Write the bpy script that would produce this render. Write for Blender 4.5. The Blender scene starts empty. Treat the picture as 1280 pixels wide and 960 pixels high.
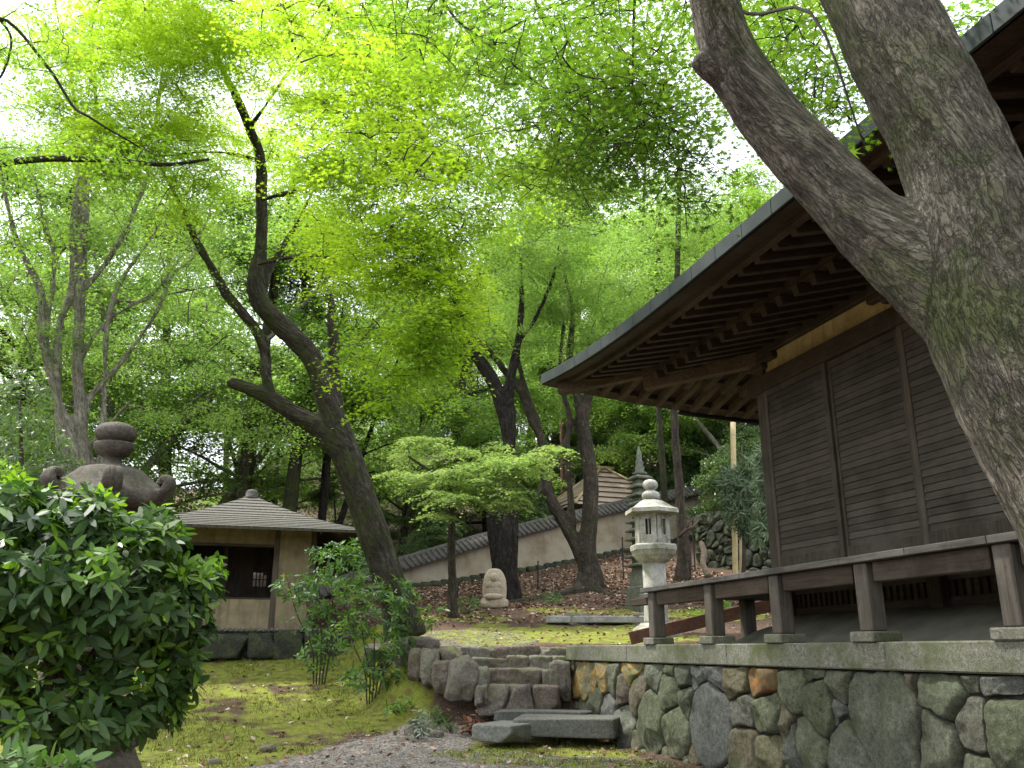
import bpy, bmesh, math, random
import numpy as np
from mathutils import Vector, Matrix
RAD = math.radians
random.seed(5)
rng = np.random.default_rng(7)
sc = bpy.context.scene
# ------------------------------------------------------------ camera
YAW, PITCH, CAMZ, FPX = RAD(16.484), RAD(16.795), 1.4, 1100.0
cd = bpy.data.cameras.new("camera"); cam = bpy.data.objects.new("camera", cd); sc.collection.objects.link(cam)
cam.location = (0, 0, CAMZ); cam.rotation_euler = (RAD(90) + PITCH, 0, -YAW)
cd.sensor_width = 36.0; cd.lens = FPX / 1280 * 36.0; cd.clip_start = 0.05; cd.clip_end = 2000
sc.camera = cam
# ------------------------------------------------------------ sky and sun (thin bright overcast)
SUN_EL, SUN_AZ = 62.0, -50.0          # azimuth measured from +Y towards +X
w = bpy.data.worlds.new("World"); sc.world = w; w.use_nodes = True
nt = w.node_tree; bg = nt.nodes["Background"]
sky = nt.nodes.new("ShaderNodeTexSky"); sky.sky_type = 'NISHITA'; sky.sun_disc = False
sky.sun_elevation = RAD(SUN_EL); sky.sun_rotation = RAD(SUN_AZ)
sky.dust_density = 6.0; sky.air_density = 1.2; sky.ozone_density = 0.6
tcw = nt.nodes.new("ShaderNodeTexCoord"); nzw = nt.nodes.new("ShaderNodeTexNoise"); nzw.inputs["Scale"].default_value = 2.2
nzw.inputs["Detail"].default_value = 6
rpw = nt.nodes.new("ShaderNodeMapRange"); rpw.inputs[1].default_value = .35; rpw.inputs[2].default_value = .62
rpw.inputs[3].default_value = .55; rpw.inputs[4].default_value = 1.0
mxw = nt.nodes.new("ShaderNodeMixRGB"); mxw.inputs[2].default_value = (7.2, 7.5, 8.0, 1)   # cloud sheet
nt.links.new(tcw.outputs["Generated"], nzw.inputs["Vector"]); nt.links.new(nzw.outputs["Fac"], rpw.inputs[0])
nt.links.new(rpw.outputs[0], mxw.inputs[0]); nt.links.new(sky.outputs[0], mxw.inputs[1])
nt.links.new(mxw.outputs[0], bg.inputs[0]); bg.inputs[1].default_value = 0.15
sd = bpy.data.lights.new("sun", 'SUN'); sd.energy = 2.8; sd.angle = RAD(5); sd.color = (1, .97, .9)
so = bpy.data.objects.new("sun", sd); sc.collection.objects.link(so)
_e, _a = RAD(SUN_EL), RAD(SUN_AZ)
so.rotation_euler = Vector((math.sin(_a) * math.cos(_e), math.cos(_a) * math.cos(_e), math.sin(_e))).to_track_quat('Z', 'Y').to_euler()
# ------------------------------------------------------------ exposure, sampling
sc.view_settings.view_transform = 'Standard'; sc.view_settings.look = 'None'
sc.view_settings.exposure = 1.38; sc.view_settings.gamma = 1; sc.view_settings.use_curve_mapping = False
cy = sc.cycles
cy.max_bounces = 7; cy.diffuse_bounces = 4; cy.glossy_bounces = 2; cy.transmission_bounces = 5; cy.transparent_max_bounces = 4
cy.use_denoising = True; cy.denoiser = 'OPENIMAGEDENOISE'; cy.denoising_input_passes = 'RGB_ALBEDO_NORMAL'
cy.sample_clamp_indirect = 8; cy.caustics_reflective = False; cy.caustics_refractive = False
cy.use_adaptive_sampling = True; cy.adaptive_threshold = 0.015
C = sc.collection
# ------------------------------------------------------------ where a photo direction lands at a real distance
_R = np.array([math.cos(YAW), -math.sin(YAW), 0]); _F0 = np.array([math.sin(YAW), math.cos(YAW), 0]); _Z = np.array([0, 0, 1.])
_F = _F0 * math.cos(PITCH) + _Z * math.sin(PITCH); _U = _Z * math.cos(PITCH) - _F0 * math.sin(PITCH)
def P(x, y, D):
    d = _R * (x - 640) + _U * (480 - y) + _F * FPX
    d = d / math.hypot(d[0], d[1])
    return np.array([0, 0, CAMZ]) + d * D
def px2m(D): return D / 1130.0
# ------------------------------------------------------------ numpy noise
def _h(ix, iy, iz, s):
    n = (ix.astype(np.int64) * 374761393 + iy.astype(np.int64) * 668265263 + iz.astype(np.int64) * 1274126177 + s * 974634777) & 0xffffffff
    n = ((n ^ (n >> 13)) * 1103515245) & 0xffffffff
    n = ((n ^ (n >> 16)) * 2246822519) & 0xffffffff
    return ((n ^ (n >> 15)) & 0xffff) / 32767.5 - 1.0
def vn(Pn, s=0):
    Pn = np.asarray(Pn, float); f = np.floor(Pn).astype(np.int64); t = Pn - f; t = t * t * (3 - 2 * t)
    x, y, z = f[..., 0], f[..., 1], f[..., 2]; a, b, c = t[..., 0], t[..., 1], t[..., 2]
    def L(p, q, k): return p + (q - p) * k
    return L(L(L(_h(x, y, z, s), _h(x+1, y, z, s), a), L(_h(x, y+1, z, s), _h(x+1, y+1, z, s), a), b),
             L(L(_h(x, y, z+1, s), _h(x+1, y, z+1, s), a), L(_h(x, y+1, z+1, s), _h(x+1, y+1, z+1, s), a), b), c)
def fbm(Pn, o=4, s=0):
    r = 0; a = 1; Pn = np.asarray(Pn, float)
    for i in range(o): r = r + a * vn(Pn, s + i); Pn = Pn * 2.03 + 7.1; a *= .5
    return r / 1.9
def sstep(a, b, x): t = np.clip((x - a) / (b - a), 0, 1); return t * t * (3 - 2 * t)
# ------------------------------------------------------------ object helpers
def tag(o, label=None, cat=None, group=None, kind=None):
    if label: o["label"] = label
    if cat: o["category"] = cat
    if group: o["group"] = group
    if kind: o["kind"] = kind
    return o
def thing(name, loc, label, cat, group=None):
    o = bpy.data.objects.new(name, None); C.objects.link(o); o.location = [float(v) for v in loc]
    o.empty_display_size = .2
    return tag(o, label, cat, group)
def origin(o):
    v = np.zeros(3)
    while o is not None: v = v + np.array(o.location); o = o.parent
    return v
def mesh(name, V, F, mat, smooth=False):
    me = bpy.data.meshes.new(name); V = np.asarray(V, dtype=np.float32)
    if isinstance(F, np.ndarray):
        me.vertices.add(len(V)); me.vertices.foreach_set("co", V.ravel())
        k = F.shape[1]; me.loops.add(F.size); me.loops.foreach_set("vertex_index", F.ravel().astype(np.int32))
        me.polygons.add(len(F)); me.polygons.foreach_set("loop_start", np.arange(0, F.size, k, dtype=np.int32))
        me.update(calc_edges=True)
    else:
        me.from_pydata(V.tolist(), [], F); me.update()
    me.materials.append(mat)
    if smooth: me.polygons.foreach_set("use_smooth", np.ones(len(me.polygons), dtype=bool))
    return me
def obj(name, V, F, mat, parent=None, smooth=False, loc=None):
    """V in world coordinates; the object's origin is its parent's, or loc"""
    o0 = origin(parent) if parent is not None else np.array(loc if loc is not None else (0, 0, 0), float)
    o = bpy.data.objects.new(name, mesh(name, np.asarray(V, float) - o0, F, mat, smooth)); C.objects.link(o)
    if parent is not None: o.parent = parent
    else: o.location = o0
    return o
def nrm(v): v = np.asarray(v, float); return v / (np.linalg.norm(v) + 1e-12)
class MB:
    def __init__(s): s.V = []; s.F = []; s.n = 0
    def add(s, V, F):
        V = np.asarray(V, float); s.V.append(V); s.F += [tuple(int(i) + s.n for i in f) for f in F]; s.n += len(V); return s
    def frame(s, c, hx, hy, hz, M, ch):
        h = np.array([hx, hy, hz]); ch = min(ch, .45 * h.min()); V = []; idx = {}
        for sx in (-1, 1):
            for sy in (-1, 1):
                for sz in (-1, 1):
                    sg = np.array([sx, sy, sz])
                    for a in range(3):
                        v = sg * (h - ch); v[a] = sg[a] * h[a]; idx[(sx, sy, sz, a)] = len(V); V.append(v)
        F = []
        for a in range(3):
            b, c2 = (a + 1) % 3, (a + 2) % 3
            for sa in (-1, 1):
                q = []
                for sb, s2 in ((-1, -1), (1, -1), (1, 1), (-1, 1)):
                    k = [0, 0, 0]; k[a] = sa; k[b] = sb; k[c2] = s2; q.append(idx[(*k, a)])
                F.append(q if sa > 0 else q[::-1])
            for sb in (-1, 1):
                for s2 in (-1, 1):     # edge along a
                    q = []
                    for sa, f in ((-1, b), (1, b), (1, c2), (-1, c2)):
                        k = [0, 0, 0]; k[a] = sa; k[b] = sb; k[c2] = s2; q.append(idx[(*k, f)])
                    F.append(q if sb * s2 < 0 else q[::-1])
        for sx in (-1, 1):
            for sy in (-1, 1):
                for sz in (-1, 1):
                    q = [idx[(sx, sy, sz, a)] for a in range(3)]; F.append(q if sx * sy * sz > 0 else q[::-1])
        V = np.array(V) @ np.asarray(M).T + np.asarray(c); return s.add(V, F)
    def box(s, x0, x1, y0, y1, z0, z1, ch=.006):
        return s.frame(((x0+x1)/2, (y0+y1)/2, (z0+z1)/2), abs(x1-x0)/2, abs(y1-y0)/2, abs(z1-z0)/2, np.eye(3), ch)
    def beam(s, a, b, wd, ht, up=(0, 0, 1), ch=.005):
        a = np.asarray(a, float); b = np.asarray(b, float); t = b - a; L = np.linalg.norm(t); t /= L
        r = nrm(np.cross(t, up)); u = np.cross(r, t)
        return s.frame((a + b) / 2, L / 2, wd / 2, ht / 2, np.stack([t, r, u], 1), ch)
    def tube(s, pts, rad, seg=8, caps=True):
        pts = np.asarray(pts, float); n = len(pts); rad = np.broadcast_to(rad, (n,))
        T = np.gradient(pts, axis=0); T /= np.linalg.norm(T, axis=1)[:, None] + 1e-9
        u = np.cross(T[0], (0, 0, 1.) if abs(T[0][2]) < .9 else (1., 0, 0)); u /= np.linalg.norm(u)
        V = []; an = np.linspace(0, 2 * math.pi, seg, endpoint=False); ca, sa = np.cos(an)[:, None], np.sin(an)[:, None]
        for i in range(n):
            u = u - T[i] * (u @ T[i]); u /= np.linalg.norm(u) + 1e-9; v = np.cross(T[i], u)
            V.append(pts[i] + rad[i] * (ca * u + sa * v))
        F = [(i*seg + j, i*seg + (j+1) % seg, (i+1)*seg + (j+1) % seg, (i+1)*seg + j) for i in range(n-1) for j in range(seg)]
        V = np.concatenate(V)
        if caps:
            F.append(tuple(range(seg))[::-1]); F.append(tuple(range((n-1)*seg, n*seg)))
        return s.add(V, F)
    def lathe(s, c, prof, seg=24, rot=0.0, squash=None):
        """prof: (radius, z) bottom to top, closed with caps"""
        c = np.asarray(c, float); an = np.linspace(0, 2*math.pi, seg, endpoint=False) + rot
        V = []
        for r, z in prof: V.append(np.stack([c[0] + r*np.cos(an), c[1] + r*np.sin(an), np.full(seg, c[2] + z)], 1))
        n = len(prof)
        F = [(i*seg + j, i*seg + (j+1) % seg, (i+1)*seg + (j+1) % seg, (i+1)*seg + j) for i in range(n-1) for j in range(seg)]
        F.append(tuple(range(seg))[::-1]); F.append(tuple(range((n-1)*seg, n*seg)))
        return s.add(np.concatenate(V), F)
    def build(s, name, mat, parent=None, smooth=False, loc=None, noise=0, nf=6, seed=0):
        V = np.concatenate(s.V)
        if noise:
            V = V + noise * np.stack([vn(V * nf, seed + k) for k in range(3)], 1)
        return obj(name, V, s.F, mat, parent, smooth, loc)
def catmull(pts, n):
    """pts: rows (x,y,z,r) -> n-per-span smooth samples"""
    p = np.asarray(pts, float); p = np.vstack([2*p[0]-p[1], p, 2*p[-1]-p[-2]]); out = []
    for i in range(1, len(p) - 2):
        for t in np.linspace(0, 1, n, endpoint=False):
            a, b, c, d = p[i-1], p[i], p[i+1], p[i+2]
            out.append(.5*((2*b) + (-a+c)*t + (2*a-5*b+4*c-d)*t*t + (-a+3*b-3*c+d)*t**3))
    out.append(p[-2]); o = np.array(out); o[:, 3] = np.maximum(o[:, 3], .002); return o
def cubesphere(n):
    V = []; F = []; k = 0; g = np.linspace(-1, 1, n + 1)
    for a in range(3):
        for sg in (-1, 1):
            for i in range(n + 1):
                for j in range(n + 1):
                    v = [0, 0, 0]; v[a] = sg; v[(a+1) % 3] = g[i]; v[(a+2) % 3] = g[j]; V.append(v)
            for i in range(n):
                for j in range(n):
                    q = [k + i*(n+1) + j, k + (i+1)*(n+1) + j, k + (i+1)*(n+1) + j+1, k + i*(n+1) + j+1]
                    F.append(q if sg > 0 else q[::-1])
            k += (n + 1)**2
    V = np.array(V, float); key = np.round(V * 1000).astype(int); _, fi, inv = np.unique(key, axis=0, return_index=True, return_inverse=True)
    inv = inv.ravel(); return V[fi], [tuple(inv[i] for i in q) for q in F]
_CS = {n: cubesphere(n) for n in (3, 6, 10, 16)}
def rock(mb, c, size, seed=0, rz=0.0, n=16, pw=3.2, rough=.10, facets=5, tilt=0.0):
    V, F = _CS[n]; V = V.copy(); V = V / (np.sum(np.abs(V)**pw, axis=1)**(1/pw))[:, None]
    r = np.random.default_rng(seed + 1000)
    for i in range(facets):
        d = nrm(r.normal(size=3)); lim = r.uniform(.78, 1.05) * (np.abs(d)**pw).sum()**(-1/pw) * (1.0 if pw > 6 else .95); k = V @ d; V = V - np.outer(np.maximum(0, k - lim) * .93, d)
    sm = min(size); fq = np.asarray(size) / max(size)
    V = V * (1 + rough * fbm(V * 1.4 + seed * 3.7, 3, seed) + rough * .5 * (np.abs(fbm(V * fq * 3.2 + seed * 1.9, 3, seed + 5)) - .25) + rough * .30 * fbm(V * fq * 8 + seed, 2, seed + 8))[:, None]
    V = V * (np.asarray(size) / 2)
    cz, sz_ = math.cos(rz), math.sin(rz); ct, st = math.cos(tilt), math.sin(tilt)
    V = V @ np.array([[1, 0, 0], [0, ct, -st], [0, st, ct]]).T @ np.array([[cz, -sz_, 0], [sz_, cz, 0], [0, 0, 1]]).T
    mb.add(V + np.asarray(c), F); return mb
# ------------------------------------------------------------ materials
def newmat(name):
    m = bpy.data.materials.new(name); m.use_nodes = True; nt = m.node_tree
    return m, nt, nt.nodes["Principled BSDF"]
def N(nt, typ, **kw):
    n = nt.nodes.new(typ)
    for k, v in kw.items():
        if k in n.inputs: n.inputs[k].default_value = v
        else: setattr(n, k, v)
    return n
def ramp(nt, fac, stops):
    r = nt.nodes.new("ShaderNodeValToRGB"); e = r.color_ramp.elements
    while len(e) < len(stops): e.new(.5)
    for el, (p, c) in zip(e, stops): el.position = p; el.color = (*c, 1) if len(c) == 3 else c
    nt.links.new(fac, r.inputs[0]); return r.outputs[0]
def noise(nt, vec, scale, detail=5, rough=.6, dist=0):
    n = N(nt, "ShaderNodeTexNoise"); n.inputs["Scale"].default_value = scale; n.inputs["Detail"].default_value = detail
    n.inputs["Roughness"].default_value = rough; n.inputs["Distortion"].default_value = dist
    if vec is not None: nt.links.new(vec, n.inputs["Vector"])
    return n.outputs["Fac"]
def mix(nt, fac, a, b, mode='MIX'):
    m = nt.nodes.new("ShaderNodeMixRGB"); m.blend_type = mode
    for i, v in ((0, fac), (1, a), (2, b)):
        if isinstance(v, (int, float)): m.inputs[i].default_value = v if i == 0 else (v, v, v, 1)
        elif isinstance(v, tuple): m.inputs[i].default_value = (*v, 1)
        else: nt.links.new(v, m.inputs[i])
    return m.outputs[0]
def mrange(nt, v, a, b, c=0, d=1):
    m = nt.nodes.new("ShaderNodeMapRange"); nt.links.new(v, m.inputs[0])
    for i, x in enumerate((a, b, c, d)): m.inputs[i+1].default_value = x
    return m.outputs[0]
def bump(nt, bs, h, dist=.01, strength=1.0):
    b = nt.nodes.new("ShaderNodeBump"); b.inputs["Distance"].default_value = dist; b.inputs["Strength"].default_value = strength
    nt.links.new(h, b.inputs["Height"]); nt.links.new(b.outputs[0], bs.inputs["Normal"])
def coords(nt, scale=(1, 1, 1), attr=None):
    if attr:
        a = nt.nodes.new("ShaderNodeAttribute"); a.attribute_name = attr; v = a.outputs["Vector"]
    else:
        g = nt.nodes.new("ShaderNodeNewGeometry"); v = g.outputs["Position"]
    if scale != (1, 1, 1):
        m = nt.nodes.new("ShaderNodeMapping"); m.inputs["Scale"].default_value = scale; nt.links.new(v, m.inputs[0]); v = m.outputs[0]
    return v
def objrand(nt): return nt.nodes.new("ShaderNodeObjectInfo").outputs["Random"]
def upmask(nt, a=.2, b=.9):
    g = nt.nodes.new("ShaderNodeNewGeometry"); s = nt.nodes.new("ShaderNodeSeparateXYZ"); nt.links.new(g.outputs["Normal"], s.inputs[0])
    return mrange(nt, s.outputs[2], a, b)
def stone_mat(name, cols, moss=(.10, .14, .03), mossamt=.4, sc_=9, lichen=None, bd=.012, up=True, perobj=True, hues=None, speck=.5):
    m, nt, bs = newmat(name); v = coords(nt); n1 = noise(nt, v, sc_, 10, .74, .5); n2 = noise(nt, v, sc_ * 4.3, 8, .78, .3)
    c = ramp(nt, mix(nt, .45, n1, n2), [(.38, cols[0]), (.5, cols[1]), (.60, cols[2])])  # strong contrast on the bump noise puts relief shade into the colour
    if perobj: c = mix(nt, .62, c, mix(nt, 1.0, ramp(nt, objrand(nt), hues or [(0, cols[0]), (.35, cols[1]), (.7, cols[2]), (1, cols[1])]), mrange(nt, n2, .34, .64, .45, 1.5), 'MULTIPLY'))
    c = mix(nt, mrange(nt, noise(nt, v, 85, 4, .8), .50, .62, 0, speck), c, tuple(x * .45 for x in cols[0]))  # dark flecks: mineral speckle, with cavity shade put into the colour
    c = mix(nt, mrange(nt, noise(nt, v, 120, 3, .8), .56, .66, 0, speck), c, tuple(min(.7, x * 1.35) for x in cols[2]))
    mk = mrange(nt, mix(nt, .35, noise(nt, v, 3.0, 7, .7), n2), .60 - .22 * mossamt, .68 - .16 * mossamt)
    mcol = mix(nt, mrange(nt, n2, .36, .62), tuple(k * .45 for k in moss), tuple(k * 1.35 for k in moss))
    c = mix(nt, mix(nt, 1.0, mk, .85, 'MULTIPLY'), c, mcol) if not up else mix(nt, mix(nt, .65, mk, upmask(nt), 'MULTIPLY'), c, mcol)
    if lichen: c = mix(nt, mrange(nt, mix(nt, .35, noise(nt, v, 5, 5, .7), n2), .50, .58), c, lichen)
    nt.links.new(c, bs.inputs["Base Color"]); bs.inputs["Roughness"].default_value = .88; bs.inputs["Specular IOR Level"].default_value = .3
    bump(nt, bs, mix(nt, .4, n1, mix(nt, .4, n2, noise(nt, v, 90, 5, .75))), bd * 2.4)
    return m
def wood_mat(name, c1, c2, axis='y', sc_=22, rough=.75, bd=.004):
    m, nt, bs = newmat(name); s = {'x': (.06, 1, 1), 'y': (1, .06, 1), 'z': (1, 1, .06)}[axis]
    v = coords(nt, tuple(sc_ * k for k in s)); f = noise(nt, v, 2.2, 6, .65, .3)
    c = ramp(nt, f, [(.3, c1), (.7, c2)])
    c = mix(nt, mrange(nt, noise(nt, coords(nt), 2.3, 5, .6), .45, .7, 0, .5), c, tuple(k * .55 for k in c1))
    gi = nt.nodes.new("ShaderNodeNewGeometry"); c = mix(nt, 1.0, c, mrange(nt, gi.outputs["Random Per Island"], 0, 1, .72, 1.3), 'MULTIPLY')
    c = mix(nt, mrange(nt, noise(nt, coords(nt), 1.1, 6, .7), .50, .64, 0, .55), c, tuple(.55*(a + b) + .035 for a, b in zip(c1, c2)))
    c = mix(nt, mrange(nt, noise(nt, coords(nt), 45, 4, .8), .58, .68, 0, .45), c, tuple(k * .4 for k in c1))
    nt.links.new(c, bs.inputs["Base Color"]); bs.inputs["Roughness"].default_value = rough; bs.inputs["Specular IOR Level"].default_value = .3
    bump(nt, bs, f, bd); return m
def leaf_mat(name, cols, trans, tw=.5, rough=.45, spec=.35):
    m, nt, bs = newmat(name); g = nt.nodes.new("ShaderNodeNewGeometry")
    v = coords(nt); k = mix(nt, .55, g.outputs["Random Per Island"], mrange(nt, noise(nt, v, .9, 3, .5), .3, .7))
    c = ramp(nt, k, [(.12, cols[0]), (.5, cols[1]), (.9, cols[2])])
    nt.links.new(c, bs.inputs["Base Color"]); bs.inputs["Roughness"].default_value = rough; bs.inputs["Specular IOR Level"].default_value = spec
    t = nt.nodes.new("ShaderNodeBsdfTranslucent"); nt.links.new(ramp(nt, k, [(.12, trans[0]), (.5, trans[1]), (.9, trans[2])]), t.inputs[0])
    mx = nt.nodes.new("ShaderNodeMixShader"); mx.inputs[0].default_value = tw
    nt.links.new(bs.outputs[0], mx.inputs[1]); nt.links.new(t.outputs[0], mx.inputs[2])
    nt.links.new(mx.outputs[0], nt.nodes["Material Output"].inputs[0]); return m
def crack(nt, f, wd):
    s = nt.nodes.new("ShaderNodeMath"); s.operation = 'SUBTRACT'; nt.links.new(f, s.inputs[0]); s.inputs[1].default_value = .5
    q = nt.nodes.new("ShaderNodeMath"); q.operation = 'ABSOLUTE'; nt.links.new(s.outputs[0], q.inputs[0]); return mrange(nt, q.outputs[0], 0, wd)
def bark_mat(name, c0, c1, c2, moss=None, mamt=.5, freq=26, bd=.01, side=None):
    m, nt, bs = newmat(name); v = coords(nt, attr="bark"); w_ = coords(nt)
    f = noise(nt, v, freq, 8, .72, .6); f2 = noise(nt, v, freq * 2.7, 7, .75, 1.0); g = noise(nt, w_, 3.0, 7, .7); fine = noise(nt, w_, 75, 6, .8)
    k1 = crack(nt, noise(nt, v, freq * .8, 5, .6, .8), .045); k2 = crack(nt, noise(nt, v, freq * 2.0, 4, .6, .8), .05)
    c = ramp(nt, mix(nt, .5, f, f2), [(.38, c0), (.5, c1), (.60, c2)])
    c = mix(nt, mrange(nt, g, .42, .58, 0, .75), c, tuple(k * .55 for k in c1))
    c = mix(nt, mrange(nt, mix(nt, .5, noise(nt, w_, 9, 6, .75), fine), .53, .60, 0, .65), c, tuple(min(.5, k * 1.35) for k in c2))
    if moss: c = mix(nt, mrange(nt, mix(nt, .3, noise(nt, w_, 2.2, 7, .7), f2), .62 - .22 * mamt, .72 - .22 * mamt, 0, .85), c, mix(nt, fine, tuple(k * .5 for k in moss), tuple(k * 1.5 for k in moss)))
    c = mix(nt, 1.0, c, mrange(nt, k1, 0, 1, .50, 1), 'MULTIPLY'); c = mix(nt, 1.0, c, mrange(nt, k2, 0, 1, .68, 1), 'MULTIPLY')
    nt.links.new(c, bs.inputs["Base Color"]); bs.inputs["Roughness"].default_value = .94; bs.inputs["Specular IOR Level"].default_value = .15
    bump(nt, bs, mix(nt, .5, mix(nt, .5, k1, k2), mix(nt, .5, f2, fine)), bd * 1.6); return m
def plain(name, c, rough=.8, metal=0, spec=.3, var=.25, sc_=6, bd=0):
    m, nt, bs = newmat(name); v = coords(nt); f = noise(nt, v, sc_, 6, .65)
    nt.links.new(ramp(nt, f, [(.3, tuple(k * (1 - var) for k in c)), (.7, tuple(min(1, k * (1 + var)) for k in c))]), bs.inputs["Base Color"])
    bs.inputs["Roughness"].default_value = rough; bs.inputs["Metallic"].default_value = metal; bs.inputs["Specular IOR Level"].default_value = spec
    if bd: bump(nt, bs, noise(nt, v, sc_ * 8, 5, .7), bd)
    return m
# ============================================================ terrain
_DB = [0, 12, 13.5, 15, 17, 20, 22, 26, 30, 40, 60, 110, 900]; _ZB = [-.02, 0, .03, .13, .45, 1.0, 1.2, 1.6, 2.0, 3.4, 7.5, 20, 60]
_DH = [0, 14, 15.2, 15.9, 16.8, 20, 24.5, 26, 29, 33, 36, 42, 60, 110, 900]; _ZH = [0, .02, .10, .5, 1.45, 1.88, 2.62, 2.95, 3.3, 4.0, 4.6, 6.0, 11, 26, 70]
def ground_z(X, Y):
    X = np.asarray(X, float); Y = np.asarray(Y, float); D = np.hypot(X, Y); D = np.where(Y < 0, np.minimum(D, 12), D)
    base = np.interp(D, _DB, _ZB); hill = np.interp(D, _DH, _ZH) + .09 * np.clip(X - 5.5, -2, 14) * sstep(22, 34, D) * (1 - .5 * sstep(50, 90, D))
    m = sstep(2.0, 3.0, X - .02 * (D - 16)); m = np.where(D > 22, np.maximum(m * 0 + sstep(-4 - .3 * (D - 22), 4, X), 0), m)
    # blend continuously between 20 and 24 m
    m1 = sstep(2.0, 3.0, X); m2 = sstep(-4, 5, X); k = sstep(18.5, 24, D); m = m1 * (1 - k) + m2 * k
    z = base * (1 - m) + hill * m
    z = np.where((X > 5.5) & (Y < 15.2), np.minimum(z, 1.3), z)
    P3 = np.stack([X, Y, np.zeros_like(X)], -1)
    return z + .035 * fbm(P3 * .9, 3, 3) + .012 * fbm(P3 * 4.1, 3, 9) * (D < 40)
def gz(X, Y): return float(ground_z(np.array([X]), np.array([Y]))[0])
def G(x, D, y=800):
    p = P(x, y, D); return np.array([p[0], p[1], gz(p[0], p[1])])
def inpoly(X, Y, poly):
    ins = np.zeros(X.shape, bool); j = len(poly) - 1
    for i in range(len(poly)):
        xi, yi = poly[i]; xj, yj = poly[j]
        ins ^= ((yi > Y) != (yj > Y)) & (X < (xj - xi) * (Y - yi) / (yj - yi + 1e-12) + xi); j = i
    return ins
def pdist(X, Y, poly):
    d = np.full(X.shape, 1e9); n = len(poly)
    for i in range(n):
        a = np.array(poly[i]); b = np.array(poly[(i+1) % n]); ab = b - a
        t = np.clip(((X - a[0])*ab[0] + (Y - a[1])*ab[1]) / (ab @ ab), 0, 1)
        d = np.minimum(d, np.hypot(X - a[0] - t*ab[0], Y - a[1] - t*ab[1]))
    return np.where(inpoly(X, Y, poly), d, -d)
GRAVEL = [(-.92, 11.3), (.41, 12.33), (1.62, 14.41), (2.86, 15.2), (3.4, 15.3), (3.87, 15.0), (3.2, 13.3), (3.9, 12.6), (5.3, 11.4), (5.4, 6), (-2, 6)]
MOSS2 = [(2.66, 12.95), (3.85, 13.4), (5.45, 13.0), (5.45, 9.6), (4.6, 10.2), (3.82, 10.87), (2.9, 11.5)]
TGRAVEL = [(2.5, 16.6), (2.6, 18.4), (4.75, 19.2), (6.2, 18.7), (8.5, 18.2), (8.5, 15.5), (4.55, 16.2)]
def axis_fine(a, b, st, far):
    f = list(np.arange(a, b + 1e-6, st)); g = st; x = f[-1]; hi = []
    while x < far: g *= 1.16; x += g; hi.append(x)
    g = st; x = f[0]; lo = []
    while x > -far: g *= 1.16; x -= g; lo.append(x)
    return np.array(lo[::-1] + f + hi)
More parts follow.
